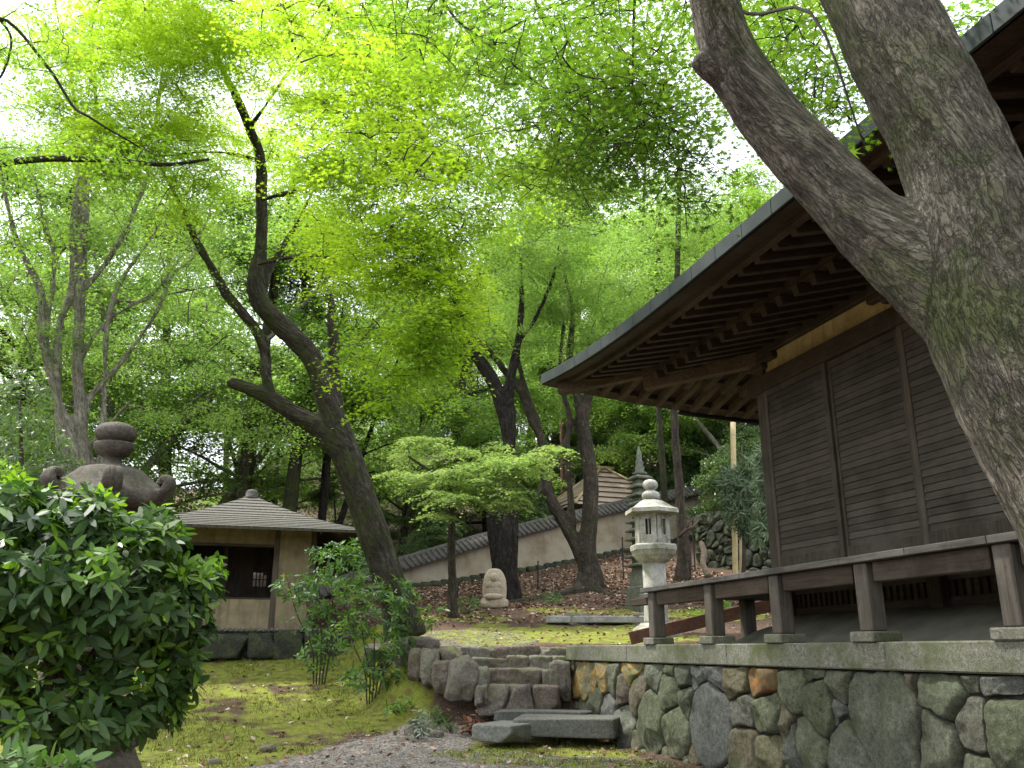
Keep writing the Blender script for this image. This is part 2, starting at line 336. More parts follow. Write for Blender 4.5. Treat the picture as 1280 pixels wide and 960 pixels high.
def build_ground():
    xs = axis_fine(-6, 12, .1, 700); ys = axis_fine(4, 30, .1, 900)
    X, Y = np.meshgrid(xs, ys, indexing='ij'); Z = ground_z(X, Y); D = np.hypot(X, Y)
    nx, ny = X.shape; I = np.arange(nx * ny).reshape(nx, ny)
    F = np.stack([I[:-1, :-1], I[1:, :-1], I[1:, 1:], I[:-1, 1:]], -1).reshape(-1, 4)
    P3 = np.stack([X, Y, 0*X], -1)
    # loose litter relief
    Z = Z + np.where(D < 32, .012 * vn(P3 * 9, 5), 0)
    n1 = fbm(P3 * 1.1, 4, 21); n2 = fbm(P3 * 3.3, 3, 31)
    dg = pdist(X, Y, GRAVEL) + .35 * n1 + .18 * n2; gravel = sstep(-.25, .25, dg)
    dm = pdist(X, Y, MOSS2) + .35 * n1 + .3 * n2; mo2 = sstep(-.2, .3, dm)
    tg = sstep(-.5, .4, pdist(X, Y, TGRAVEL) + .3 * n1)
    moss = (X < 3.6) * (Y > 11) * sstep(22, 20, D) * np.clip(.78 + 1.1 * n1 + .6 * n2, 0, 1)
    bank = sstep(18.6, 19.6, D) * sstep(24.8, 22.3, D) * (X > 2.2) * np.clip(.55 + 1.3 * n1 + .5 * n2, 0, 1)
    gravel = np.maximum(gravel * (1 - mo2 * .95), tg * .45); moss = np.maximum(np.maximum(moss * (1 - gravel), mo2 * np.clip(.7 + n2, 0, 1)), bank * .8)
    moss = np.maximum(moss, tg * np.clip(.85 + .7 * n1 + .4 * n2, 0, 1))
    V = np.stack([X, Y, Z], -1).reshape(-1, 3)
    m, nt, bs = newmat("garden_ground"); at_ = nt.nodes.new("ShaderNodeAttribute"); at_.attribute_name = "cover"
    sp = nt.nodes.new("ShaderNodeSeparateXYZ"); nt.links.new(at_.outputs["Vector"], sp.inputs[0]); v = coords(nt)
    fine = noise(nt, v, 70, 5, .75); mid = noise(nt, v, 9, 6, .7); vo = N(nt, "ShaderNodeTexVoronoi"); vo.inputs["Scale"].default_value = 38; nt.links.new(v, vo.inputs["Vector"])
    litter = ramp(nt, noise(nt, v, 30, 6, .8), [(.3, (.03, .018, .012)), (.5, (.10, .06, .042)), (.64, (.21, .14, .10)), (.78, (.36, .27, .21))])
    litter = mix(nt, mrange(nt, mid, .42, .62), litter, (.07, .05, .035))
    vc = nt.nodes.new("ShaderNodeSeparateXYZ"); nt.links.new(vo.outputs["Color"], vc.inputs[0])
    grav = ramp(nt, vc.outputs[0], [(0, (.13, .108, .09)), (.5, (.27, .235, .205)), (1, (.44, .40, .36))])
    grav = mix(nt, mrange(nt, mid, .45, .68, 0, .8), grav, (.17, .12, .085))
    mossc = ramp(nt, mix(nt, .5, noise(nt, v, 22, 7, .82), noise(nt, v, 95, 4, .8)), [(.36, (.045, .055, .012)), (.46, (.14, .165, .025)), (.54, (.26, .29, .045)), (.64, (.40, .42, .09))])
    mossc = mix(nt, mrange(nt, noise(nt, v, 5.5, 5, .75), .46, .62, 0, .85), mossc, (.115, .085, .04))
    c = mix(nt, mrange(nt, mix(nt, .4, sp.outputs[0], fine), .42, .58), litter, grav)
    c = mix(nt, mrange(nt, mix(nt, .45, sp.outputs[1], fine), .42, .55), c, mossc)
    nt.links.new(c, bs.inputs["Base Color"]); bs.inputs["Roughness"].default_value = .95; bs.inputs["Specular IOR Level"].default_value = .15
    bump(nt, bs, mix(nt, .5, vo.outputs["Distance"], fine), .03)
    o = obj("ground", V, F, m, smooth=True); tag(o, "mossy garden ground with gravel path and leaf litter", "ground", kind="structure")
    a = o.data.attributes.new("cover", 'FLOAT_VECTOR', 'POINT')
    a.data.foreach_set("vector", np.stack([gravel, moss, 0*moss], -1).reshape(-1).astype(np.float32))
build_ground()
M = {}
M['timber'] = wood_mat("old_timber_along", (.030, .021, .015), (.085, .06, .043), 'y', 20)
M['timber_x'] = wood_mat("old_timber_across", (.030, .021, .015), (.09, .063, .045), 'x', 20)
M['timber_z'] = wood_mat("old_timber_upright", (.044, .035, .028), (.112, .09, .072), 'z', 20)
M['weathered'] = wood_mat("weathered_boards", (.05, .046, .04), (.125, .116, .105), 'y', 16)
M['post'] = wood_mat("weathered_post", (.048, .041, .033), (.135, .114, .092), 'z', 16)
M['slat'] = wood_mat("shutter_slats", (.044, .036, .03), (.102, .085, .071), 'y', 24)
M['redwood'] = wood_mat("red_brown_board", (.10, .045, .028), (.22, .105, .065), 'x', 14)
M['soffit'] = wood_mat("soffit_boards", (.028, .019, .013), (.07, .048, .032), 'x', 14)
M['copper'] = plain("dull_copper", (.042, .052, .055), .7, .0, .25, .3, 3)
M['rooftop'] = plain("roof_bark", (.09, .075, .06), .9, 0, .2, .35, 8, .02)
M['ochre'] = plain("ochre_plaster", (.27, .205, .11), .9, 0, .2, .18, 3, .002)
M['white_plaster'] = plain("grey_plaster", (.20, .20, .155), .9, 0, .2, .35, 2, .004)
M['black'] = plain("black_iron", (.015, .015, .015), .6)
M['granite'] = stone_mat("mossy_granite", [(.055, .055, .042), (.155, .155, .12), (.31, .305, .26)], (.075, .09, .028), .55, 24, up=False, perobj=False, bd=.008)
M['wallstone'] = stone_mat("wall_stone", [(.02, .021, .017), (.075, .076, .06), (.20, .195, .165)], (.055, .075, .02), .30, 5, up=False, bd=.03, hues=[(0, (.155, .165, .125)), (.16, (.085, .105, .045)), (.32, (.11, .075, .072)), (.46, (.14, .12, .05)), (.6, (.15, .155, .15)), (.75, (.06, .074, .034)), (.88, (.13, .15, .075)), (1, (.15, .142, .115))])
M['ochrestone'] = stone_mat("ochre_stained_stone", [(.10, .10, .07), (.19, .175, .095), (.26, .21, .09)], (.10, .12, .04), .4, 6, lichen=(.34, .19, .04), up=False, bd=.02)
M['orangestone'] = stone_mat("rust_orange_stone", [(.07, .07, .045), (.14, .09, .04), (.33, .125, .025)], (.10, .12, .045), .45, 4, up=False, perobj=False)
M['steps'] = stone_mat("step_stone", [(.04, .028, .022), (.14, .108, .088), (.34, .30, .26)], (.10, .13, .035), .6, 5, bd=.03, hues=[(0, (.22, .19, .165)), (.3, (.13, .095, .075)), (.55, (.26, .24, .215)), (.8, (.15, .12, .11)), (1, (.19, .19, .16))])
M['slab'] = stone_mat("grey_slab", [(.06, .06, .054), (.125, .125, .112), (.22, .22, .20)], (.08, .10, .035), .3, 6)
M['whitestone'] = stone_mat("pale_granite", [(.19, .18, .15), (.37, .36, .32), (.52, .51, .465)], (.15, .155, .08), .55, 7, up=False, perobj=False, bd=.010)
M['lanternstone'] = stone_mat("dark_lantern_stone", [(.04, .034, .027), (.085, .074, .058), (.15, .132, .105)], (.06, .07, .025), .35, 8, perobj=False)
M['bench'] = stone_mat("grey_bench_stone", [(.16, .16, .15), (.29, .29, .27), (.42, .42, .39)], (.12, .14, .06), .2, 7, perobj=False)
M['pagodastone'] = stone_mat("green_grey_stone", [(.06, .066, .05), (.11, .118, .092), (.17, .176, .14)], (.12, .15, .07), .5, 8, perobj=False)
M['buff'] = stone_mat("buff_statue_stone", [(.27, .22, .16), (.42, .35, .26), (.52, .45, .36)], (.18, .19, .09), .3, 6, perobj=False)
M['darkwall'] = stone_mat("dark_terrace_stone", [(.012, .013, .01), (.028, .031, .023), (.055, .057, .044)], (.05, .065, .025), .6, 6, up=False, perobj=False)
M['core'] = plain("wall_core_earth", (.03, .028, .022), 1, 0, .1)
M['tile'] = plain("grey_roof_tile", (.075, .07, .062), .8, 0, .25, .4, 6, .004)
M['bamboo'] = plain("dry_bamboo", (.42, .33, .17), .5, 0, .4, .25, 3)
M['log'] = plain("bare_log", (.13, .095, .068), .9, 0, .2, .35, 8, .01)
def _earth():
    m, nt, bs = newmat("earthen_wall"); v = coords(nt)
    c = ramp(nt, noise(nt, v, 1.3, 6, .6), [(.35, (.21, .165, .105)), (.5, (.29, .25, .175)), (.66, (.33, .305, .24))])
    c = mix(nt, mrange(nt, noise(nt, coords(nt, (1.2, 1.2, .35)), 2.0, 6, .7), .52, .7, 0, .6), c, (.14, .13, .09))
    nt.links.new(c, bs.inputs["Base Color"]); bs.inputs["Roughness"].default_value = .95; bump(nt, bs, noise(nt, v, 20, 6, .7), .01); return m
M['earth'] = _earth()
def _shingle(name, cols, sc_):
    m, nt, bs = newmat(name); v = coords(nt, (sc_, sc_, sc_ * .2)); f = noise(nt, v, 3, 6, .7)
    c = ramp(nt, f, [(.3, cols[0]), (.5, cols[1]), (.72, cols[2])]); nt.links.new(c, bs.inputs["Base Color"])
    bs.inputs["Roughness"].default_value = .85; bump(nt, bs, f, .006); return m
M['shingle'] = _shingle("grey_shingle", [(.035, .033, .027), (.08, .076, .062), (.14, .132, .107)], 6)
M['bark_roof'] = _shingle("brown_bark_roof", [(.30, .21, .165), (.44, .33, .265), (.56, .45, .37)], 8)

def _plaster(name, c):
    m, nt, bs = newmat(name); v = coords(nt); st = noise(nt, coords(nt, (9, 9, .9)), 1.0, 6, .7)
    k = ramp(nt, noise(nt, v, 2.6, 7, .7), [(.36, tuple(x*.72 for x in c)), (.5, c), (.62, tuple(x*1.22 for x in c))])
    k = mix(nt, mrange(nt, st, .50, .66, 0, .55), k, tuple(x*.5 for x in c)); k = mix(nt, mrange(nt, noise(nt, v, 60, 4, .8), .55, .66, 0, .35), k, tuple(x*.6 for x in c))
    nt.links.new(k, bs.inputs["Base Color"]); bs.inputs["Roughness"].default_value = .95; bs.inputs["Specular IOR Level"].default_value = .15; bump(nt, bs, noise(nt, v, 30, 6, .7), .006); return m
M['ochre'] = _plaster("stained_ochre_plaster", (.22, .18, .115)); M['hall_plaster'] = _plaster("hall_ochre_plaster", (.52, .41, .23))
# ============================================================ temple hall on its stone platform
EX, EY, EX2, EY2, EZ = 4.42, 13.17, 19.6, -5.0, 5.42       # eave lines
WX, WY = 7.0, 10.69                                         # wall planes of the far left corner
def eave_d(x, y): return min(x - EX, EY - y, EX2 - x, y - EY2)
def flare(x, y):
    u, v = x - EX, EY - y; d = min(u, v); al = max(u, v)
    return .32 * max(0, 1 - al / 4.6)**2 * max(0, 1 - d / 3.2)
def zS(x, y): return EZ - .16 + .24 * max(0, eave_d(x, y)) + flare(x, y)      # underside of the eave boards
hall = thing("temple_hall", (7, 8, 1.46), "dark timber temple hall with slatted shutters, veranda and deep rafters, standing on the stone platform", "building")
def build_roof():
    xs = np.unique(np.concatenate([np.linspace(EX, EX + 3, 14), np.linspace(EX + 3, EX2, 24)])); ys = np.unique(np.concatenate([np.linspace(EY2, EY - 4.6, 28), np.linspace(EY - 4.6, EY, 22)]))
    V = [(x, y, EZ + .012 + .40 * eave_d(x, y) + .012 * eave_d(x, y)**2 + flare(x, y)) for x in xs for y in ys]; n = len(ys)
    F = [(i*n + j, (i+1)*n + j, (i+1)*n + j+1, i*n + j+1) for i in range(len(xs)-1) for j in range(n-1)]
    r = obj("roof", V, F, M['rooftop'], hall, True)
    mb = MB()                                    # copper edge plates along the front and the far end
    def edge(pts, nx, ny):
        for a, b in zip(pts[:-1], pts[1:]):
            a = np.array(a); b = np.array(b); t = nrm(b - a); a = a + t * .003; b = b - t * .003
            mb.beam(a + (0, 0, -.075), b + (0, 0, -.075), .03, .165, ch=.004)
    yy = np.linspace(EY, -2, 30); edge([(EX - .012, y, EZ + flare(EX, y)) for y in yy], -1, 0)
    xx = np.linspace(EX, 12, 17); edge([(x, EY + .012, EZ + flare(x, EY)) for x in xx], 0, 1)
    mb.build("eave_plate", M['copper'], r)
    # soffit: upper boards (0..1.4 m in), then lower boards over the inner rafters
    def sheet(name, d0, d1, dz):
        V = []; F = []; yy = np.linspace(EY2 + 5, EY, 40); ds = np.linspace(d0, d1, 5)
        for y in yy:
            for d in ds:
                yb = min(y, EY - d); V.append((EX + d, yb, zS(EX + d, yb) + dz))
        n = 5; F = [(i*n+j, i*n+j+1, (i+1)*n+j+1, (i+1)*n+j) for i in range(39) for j in range(4)]
        k = len(V); xx = np.linspace(EX, 12, 26)
        for x in xx:
            for d in ds:
                xb = max(x, EX + d); V.append((xb, EY - d, zS(xb, EY - d) + dz))
        F += [(k+i*n+j, k+(i+1)*n+j, k+(i+1)*n+j+1, k+i*n+j+1) for i in range(25) for j in range(4)]
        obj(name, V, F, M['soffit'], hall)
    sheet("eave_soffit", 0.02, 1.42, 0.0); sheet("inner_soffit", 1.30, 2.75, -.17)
    # boards along the eave: kayaoi and kioi
    def along(d, dz, wd, ht, name, mat):
        mb = MB(); yy = np.linspace(EY - d, -1.5, 26)
        for a, b in zip(yy[:-1], yy[1:]): mb.beam((EX + d, a, zS(EX + d, a) + dz), (EX + d, b, zS(EX + d, b) + dz), wd, ht)
        xx = np.linspace(EX + d, 11, 14)
        for a, b in zip(xx[:-1], xx[1:]): mb.beam((a, EY - d, zS(a, EY - d) + dz), (b, EY - d, zS(b, EY - d) + dz), wd, ht)
        mb.build(name, mat, hall)
    along(.33, -.035, .09, .075, "eave_board", M['timber'])
    along(1.36, -.15, .10, .13, "rafter_support_beam", M['timber'])
    # rafters
    for y in np.arange(EY - .62, .6, -.33):
        e = min(1.6, EY - y - .12)
        if e > .55:
            mb = MB(); mb.beam((EX + .36, y, zS(EX + .36, y) - .065), (EX + e, y, zS(EX + e, y) - .065), .10, .125); mb.build("flying_rafter", M['timber_x'], hall)
        e = min(2.75, EY - y - .1)
        if e > 1.5:
            mb = MB(); mb.beam((EX + 1.26, y, zS(EX + 1.26, y) - .275), (EX + e, y, zS(EX + e, y) - .225), .105, .125); mb.build("base_rafter", M['timber_x'], hall)
    for x in np.arange(EX + .62, 9.3, .33):
        e = min(1.6, x - EX - .12)
        if e > .55:
            mb = MB(); mb.beam((x, EY - .22, zS(x, EY - .22) - .065), (x, EY - e, zS(x, EY - e) - .065), .11, .13); mb.build("flying_rafter", M["lit_rafter"], hall)
        e = min(2.75, x - EX - .1)
        if e > 1.5:
            mb = MB(); mb.beam((x, EY - 1.26, zS(x, EY - 1.26) - .275), (x, EY - e, zS(x, EY - e) - .225), .115, .13); mb.build("base_rafter", M["lit_rafter"], hall)
    mb = MB(); mb.beam((EX + .22, EY - .22, zS(EX + .22, EY - .22) - .13), (EX + 1.75, EY - 1.75, zS(EX + 1.75, EY - 1.75) - .16), .15, .19)
    mb.beam((EX + 1.25, EY - 1.25, zS(EX + 1.25, EY - 1.25) - .33), (WX + .1, WY - .1, zS(WX, WY) - .38), .17, .20); mb.build("hip_rafter", M["lit_rafter"], hall)
    # gutter along the far end
    mb = MB(); mb.tube([(x, EY + .055, EZ - .17 + flare(x, EY)) for x in (6.9, 7.4, 8, 8.6, 9.5, 11.5)], .05, 10)
    for x in (7.0, 7.9, 8.8, 9.7): mb.box(x - .012, x + .012, EY - .30, EY + .03, EZ - .15 + flare(x, EY), EZ - .14 + flare(x, EY), .002)
    mb.build("gutter", M['black'], hall, True)
M['lit_rafter'] = wood_mat("lit_red_brown_rafters", (.06, .042, .03), (.165, .118, .085), 'y', 16)  # lit copy of the brown rafter timber: daylight put into the colour
build_roof()
def build_body():
    P0 = 1.475
    # posts, beams
    for y in (WY, 5.02, -.6):
        mb = MB(); mb.box(WX - .10, WX + .10, y - .10, y + .10, P0 + .55, 5.35, .012); mb.build("pillar", M['timber_z'], hall)
    for x in (10.0, 13.0):
        mb = MB(); mb.box(x - .10, x + .10, WY - .10, WY + .10, P0 + .55, 5.35, .012); mb.build("pillar", M['timber_z'], hall)
    mb = MB(); mb.box(WX - .16, WX + .02, -2, WY + .24, 4.93, 5.17, .012); mb.build("head_beam", M['timber'], hall)
    mb = MB(); mb.box(WX - .15, WX - .015, -2, WY + .02, 2.25, 2.42, .01); mb.build("sill_beam", M['timber'], hall)
    mb = MB(); mb.box(WX - .12, WX + .12, -2, WY + .45, 5.47, 5.72, .015); mb.build("wall_plate", M['timber'], hall)
    mb = MB(); mb.box(WX + .02, 13, WY - .12, WY + .12, 5.475, 5.70, .015); mb.build("wall_plate", M['timber_x'], hall)
    for y in (WY, 7.83, 5.02, 2.2):
        mb = MB(); mb.box(WX - .13, WX + .13, y - .42, y + .42, 5.36, 5.468, .03); mb.box(WX - .14, WX + .14, y - .16, y + .16, 5.28, 5.358, .02); mb.build("bracket", M['timber'], hall)
    mb = MB(); mb.box(WX - .04, WX + .04, -2, WY - .1, 5.16, 5.48, .002); mb.build("plaster_panel", M['hall_plaster'], hall)
    for y in (7.83, 2.2):
        mb = MB(); mb.box(WX - .07, WX + .07, y - .07, y + .07, 5.165, 5.33, .008); mb.build("strut", M['timber_z'], hall)
    # end wall and solid back so nothing shows through
    mb = MB(); mb.box(WX + .12, 13, WY - .06, WY + .03, 2.2, 5.48, .002); mb.build("end_wall", M['timber_z'], hall)
    mb = MB(); mb.box(WX + .05, WX + .10, -2, WY - .07, 2.25, 5.0, .002); mb.build("inner_wall", M['slat'], hall)
    # shutters: framed panels of overlapping tilted slats
    Wd = 1.385
    for k in range(6):
        y1 = 10.575 - k * Wd; y0 = y1 - Wd; dx = -.045 if k % 2 == 0 else 0.0; zb, zt = 2.42, 4.93; x = WX - .06 + dx
        fr = MB(); st = .085
        if k % 2 == 0: y0 -= .05
        fr.box(x - .022, x + .022, y0 + .003, y0 + st, zb, zt, .004); fr.box(x - .022, x + .022, y1 - st, y1 - .003, zb, zt, .004)
        fr.box(x - .021, x + .021, y0 + st, y1 - st, zb, zb + .17, .004); fr.box(x - .021, x + .021, y0 + st, y1 - st, zt - .09, zt, .004)
        f = fr.build("shutter", M['timber_z'], hall)
        sl = MB(); n = 27; h = (zt - .09 - zb - .17) / n
        for i in range(n):
            z = zb + .17 + (i + .5) * h; g = .003 * math.sin(i * 12.9 + k)
            sl.frame((x + .002 + g, (y0 + y1) / 2, z), .006, (y1 - y0) / 2 - st, h * .56, np.array([[math.cos(.20), 0, math.sin(.20)], [0, 1, 0], [-math.sin(.20), 0, math.cos(.20)]]), .0015)
        sl.build("slats", M['slat'], f)
    mb = MB(); mb.box(WX - .13, WX - .01, 10.575, WY - .1, 2.42, 4.93, .004); mb.build("jamb", M['timber_z'], hall)
    # veranda
    fl = MB(); ys = np.arange(12.0, -2, -.92)
    for a, b in zip(ys[:-1], ys[1:]): fl.box(5.48, WX - .152, b + .003, a - .001, 2.185, 2.245 + .004 * math.sin(a * 7), .006)
    fl.box(5.60, 11, WY + .1, 12.30, 2.12, 2.182, .006)
    fl.build("veranda_floor", M['weathered'], hall)
    mb = MB()
    for y0, y1 in zip((11.62, 9.97, 8.49, 7.02, 5.34, 3.75), (10.27, 8.79, 7.32, 5.64, 4.05, 2.3)): mb.box(5.56, 5.66, y1, y0, 2.0, 2.183, .008)
    mb.box(5.55, 5.67, 11.92, 12.5, 2.02, 2.118, .008)
    mb.build("edge_beam", M['timber'], hall)
    for y in (11.77, 10.12, 8.64, 7.17, 5.49, 3.9, 2.3):
        mb = MB(); mb.box(5.53, 5.71, y - .09, y + .09, P0 + .085, 2.184, .014); p = mb.build("veranda_post", M['post'], hall)
        mb = MB(); mb.box(5.47, 5.79, y - .17, y + .17, P0 - .01, P0 + .085, .012); mb.build("post_stone", M['granite'], p)
    for x in (7.3, 9.0):
        mb = MB(); mb.box(x - .09, x + .09, 12.05, 12.23, P0, 2.12, .012); mb.build("veranda_post", M['post'], hall)
    # under the floor: plastered mound, dark vented skirting, inner posts
    V = []; F = []; prof = [(6.15, 1.47), (6.35, 1.55), (6.6, 1.70), (6.9, 1.82), (7.3, 1.88), (8, 1.90)]; yy = np.linspace(-2, 11.3, 30)
    for i, y in enumerate(yy):
        s = min(1, max(0, (11.3 - y) / .9))
        for x, z in prof: V.append((x, y, 1.46 + (z - 1.46) * math.sqrt(s)))
    n = len(prof); F = [(i*n+j, (i+1)*n+j, (i+1)*n+j+1, i*n+j+1) for i in range(29) for j in range(n-1)]
    obj("plastered_mound", V, F, M['white_plaster'], hall, True)
    mb = MB(); mb.box(7.05, 7.12, -2, WY, 1.80, 1.93, .004); mb.box(7.05, 7.12, -2, WY, 2.10, 2.25, .004)
    for y in np.arange(-1.9, WY, .11): mb.box(7.06, 7.10, y, y + .055, 1.93, 2.10, .002)
    mb.box(7.16, 7.2, -2, WY, 1.7, 2.25, .002)
    mb.build("vent_skirting", M['slat'], hall)
    for y in (10.6, 7.83, 5.02): MB().box(6.93, 7.13, y - .1, y + .1, 1.80, 2.25, .01).build("floor_post", M['timber_z'], hall)
build_body()
# ------------------------------------------------------------ platform retaining wall
plat = thing("stone_platform", (5.5, 9, 0), "dry stone platform wall of big mossy boulders under granite coping, carrying the hall", "wall")
mb = MB(); mb.box(5.585, 18, -4, 15.10, -.3, 1.22, .01); mb.box(5.75, 18, -4, 15.15, 1.2, 1.455, .01); mb.build("core", M['core'], plat)
cuts = [15.256, 12.6, 9.684, 6.907, 4.1, 1.3, -1.4]
for i, (a, b) in enumerate(zip(cuts[:-1], cuts[1:])):
    mb = MB(); mb.box(5.5, 5.98, b + .004, a - .002, 1.222, 1.466 + .002 * (i % 2), .014); o = mb.build("coping_stone", M['granite'], plat)
mb = MB(); mb.box(5.985, 9, 14.80, 15.25, 1.222, 1.462, .014); mb.build("coping_stone", M['granite'], plat)
def clip(poly, p, nv):
    out = []
    for i in range(len(poly)):
        a, b = poly[i], poly[(i+1) % len(poly)]; da, db = (a - p) @ nv, (b - p) @ nv
        if da <= 0: out.append(a)
        if da * db < 0: out.append(a + (b - a) * da / (da - db))
    return out
def power_cells(sites, rad, box):
    cells = []
    for i, s in enumerate(sites):
        poly = [np.array(q, float) for q in ((box[0], box[2]), (box[1], box[2]), (box[1], box[3]), (box[0], box[3]))]
        for j, t in enumerate(sites):
            if i == j or not poly: continue
            d = t - s; L2 = d @ d
            if L2 > 9: continue
            k = (L2 + rad[i]**2 - rad[j]**2) / (2 * L2); poly = clip(poly, s + d * k, d)
        cells.append(poly)
    return cells
def stone_face(poly, seed, gap=.010, bulge=.12, seg=48, rings=9, rough=.045):
    """rough split-faced boulder filling a polygon of the (a, b) plane; depth along +c"""
    p = np.array(poly); c = p.mean(0); L = np.linalg.norm(np.roll(p, -1, 0) - p, axis=1); cum = np.concatenate([[0], np.cumsum(L)])
    t = np.linspace(0, cum[-1], seg, endpoint=False); q = np.concatenate([p, p[:1]])
    o = np.stack([np.interp(t, cum, q[:, 0]), np.interp(t, cum, q[:, 1])], 1)
    for _ in range(2): o = .5 * o + .25 * (np.roll(o, 1, 0) + np.roll(o, -1, 0))
    d = o - c; r = np.linalg.norm(d, axis=1)[:, None]; o = c + d * np.maximum(.3, 1 - gap / r) * (1 + .055 * vn(np.concatenate([o * 9, np.full((seg, 1), seed)], 1), seed) + .03 * vn(np.concatenate([o * 21, np.full((seg, 1), seed)], 1), seed))[:, None]
    V = []; size = min(1.0, math.sqrt(abs(np.sum(p[:, 0] * np.roll(p[:, 1], -1) - p[:, 1] * np.roll(p[:, 0], -1))) / 2) / .5)
    rr = np.random.default_rng(seed); hgt = bulge * (.55 + .6 * size); planes = [(rr.uniform(.72, 1.05) * hgt, rr.normal(size=2) * (.16 + .18 * (1 - size))) for _ in range(5)]
    fr = [1.0, 1.0, .975, .93, .86, .76, .64, .50, .35, .18]; dp = [-.16, -.02, .25, .52, .78, .95, 1.05, 1.1, 1.12, 1.13]
    for f, z in zip(fr, dp):
        k = c + (o - c) * f; x3 = np.concatenate([k, np.full((seg, 1), seed * 3.1)], 1)
        zz = np.full(seg, z * hgt) if z > 0 else np.full(seg, z)
        if z > 0:
            for h, tl in planes: zz = np.minimum(zz, np.maximum(h + (k - c) @ tl, .25 * hgt))
            zz = zz + rough * (.9 * fbm(x3 * 4.5, 3, seed) + .75 * (np.abs(fbm(x3 * 8, 3, seed + 4)) - .3) + .30 * fbm(x3 * 26, 2, seed + 9)) * min(1, z * 2)
        V.append(np.concatenate([k, zz[:, None]], 1))
    n = len(fr); V = np.concatenate(V); F = [(i*seg+j, i*seg+(j+1) % seg, (i+1)*seg+(j+1) % seg, (i+1)*seg+j) for i in range(n-1) for j in range(seg)]
    V = np.vstack([V, [[*c, V[-seg:, 2].mean()]]]); F += [((n-1)*seg+j, (n-1)*seg+(j+1) % seg, len(V)-1) for j in range(seg)]
    return V, F
# boulders read off the wall: (along the wall Y, height z, radius weight, finish)
STONES = [(15.0, 0.94, 0.35, 'o'), (14.31, 0.98, 0.51, 'o'), (13.64, 1.0, 0.39, 'o'), (13.29, 0.93, 0.38, 'w'), (12.52, 1.09, 0.36, 'o'), (12.99, 0.74, 0.28, 'w'), (11.73, 1.06, 0.34, 'w'), (11.32, 1.14, 0.17, 'w'), (10.91, 1.07, 0.3, 'w'), (10.54, 1.03, 0.29, 'w'), (10.06, 1.1, 0.23, 'w'), (9.61, 1.06, 0.34, 'w'), (9.04, 1.07, 0.33, 'r'), (12.34, 0.79, 0.48, 'w'), (11.38, 0.84, 0.42, 'w'), (10.85, 0.79, 0.3, 'w'), (14.02, 0.56, 0.33, 'w'), (13.48, 0.55, 0.32, 'w'), (12.91, 0.29, 0.53, 'w'), (11.98, 0.44, 0.7, 'w'), (11.22, 0.35, 0.55, 'w'), (10.3, 0.52, 0.83, 'w'), (9.52, 0.7, 0.34, 'w'), (8.97, 0.71, 0.4, 'w'), (9.51, 0.3, 0.46, 'w'), (8.65, 0.61, 0.29, 'w'), (8.39, 0.98, 0.33, 'w'), (8.95, 0.34, 0.4, 'w'), (8.42, 0.43, 0.42, 'w'), (8.05, 0.85, 0.43, 'w'), (7.65, 1.07, 0.27, 'w'), (8.09, 1.11, 0.13, 'w'), (7.1, 0.82, 0.83, 'w'), (7.76, 0.81, 0.23, 'w'), (8.28, 0.46, 0.48, 'w'), (7.57, 0.49, 0.52, 'w'), (6.34, 1.04, 0.45, 'w'), (5.69, 1.11, 0.28, 'w'), (6.46, 0.68, 0.49, 'w'), (6.04, 0.8, 0.4, 'w'), (5.66, 0.79, 0.52, 'w'), (7.01, 0.43, 0.28, 'w'), (6.06, 0.52, 0.33, 'w'), (13.67, 0.17, 0.29, 'w'), (14.25, 0.25, 0.27, 'w'), (6.05, 1.17, 0.14, 'w'), (7.29, 1.13, 0.16, 'w'), (6.67, 1.05, 0.17, 'w')]
def build_stones():
    S = [np.array([a, b]) for a, b, r, k in STONES]; Rr = [r for a, b, r, k in STONES]; K = [k for a, b, r, k in STONES]
    r = np.random.default_rng(11)
    def far_enough(q, rad): return all(np.linalg.norm(q - s) > .62 * (rad + rs) for s, rs in zip(S, Rr))
    for _ in range(4000):                       # smaller ones filling what the frame cuts off and the gaps
        q = np.array([r.uniform(2.6, 15.1), r.uniform(-.15, 1.15)]); rad = r.uniform(.13, .30)
        if (q[0] < 5.6 or q[1] < .25) and far_enough(q, rad): S.append(q); Rr.append(rad); K.append('w')
    cells = power_cells(S, [.62 * q for q in Rr], (2.4, 15.2, -.3, 1.215))
    for i, poly in enumerate(cells):
        if len(poly) < 3: continue
        V, F = stone_face(poly, 50 + i)
        W = np.stack([5.585 - V[:, 2], V[:, 0], V[:, 1]], 1); W[:, 1] = W[:, 1]
        # mirrored mapping: flip the winding
        obj("boulder", W, F, M[{'w': 'wallstone', 'o': 'ochrestone', 'r': 'orangestone'}[K[i]]], plat, True)
    # short return at the far end
    S2 = [np.array([r.uniform(5.6, 7.5), r.uniform(-.1, 1.2)]) for _ in range(14)]
    for i, poly in enumerate(power_cells(S2, [.2] * 14, (5.52, 7.6, -.2, 1.215))):
        if len(poly) < 3: continue
        V, F = stone_face(poly, 300 + i); obj("boulder", np.stack([V[:, 0], 15.10 + V[:, 2], V[:, 1]], 1), [f[::-1] for f in F], M['wallstone'], plat, True)
build_stones()
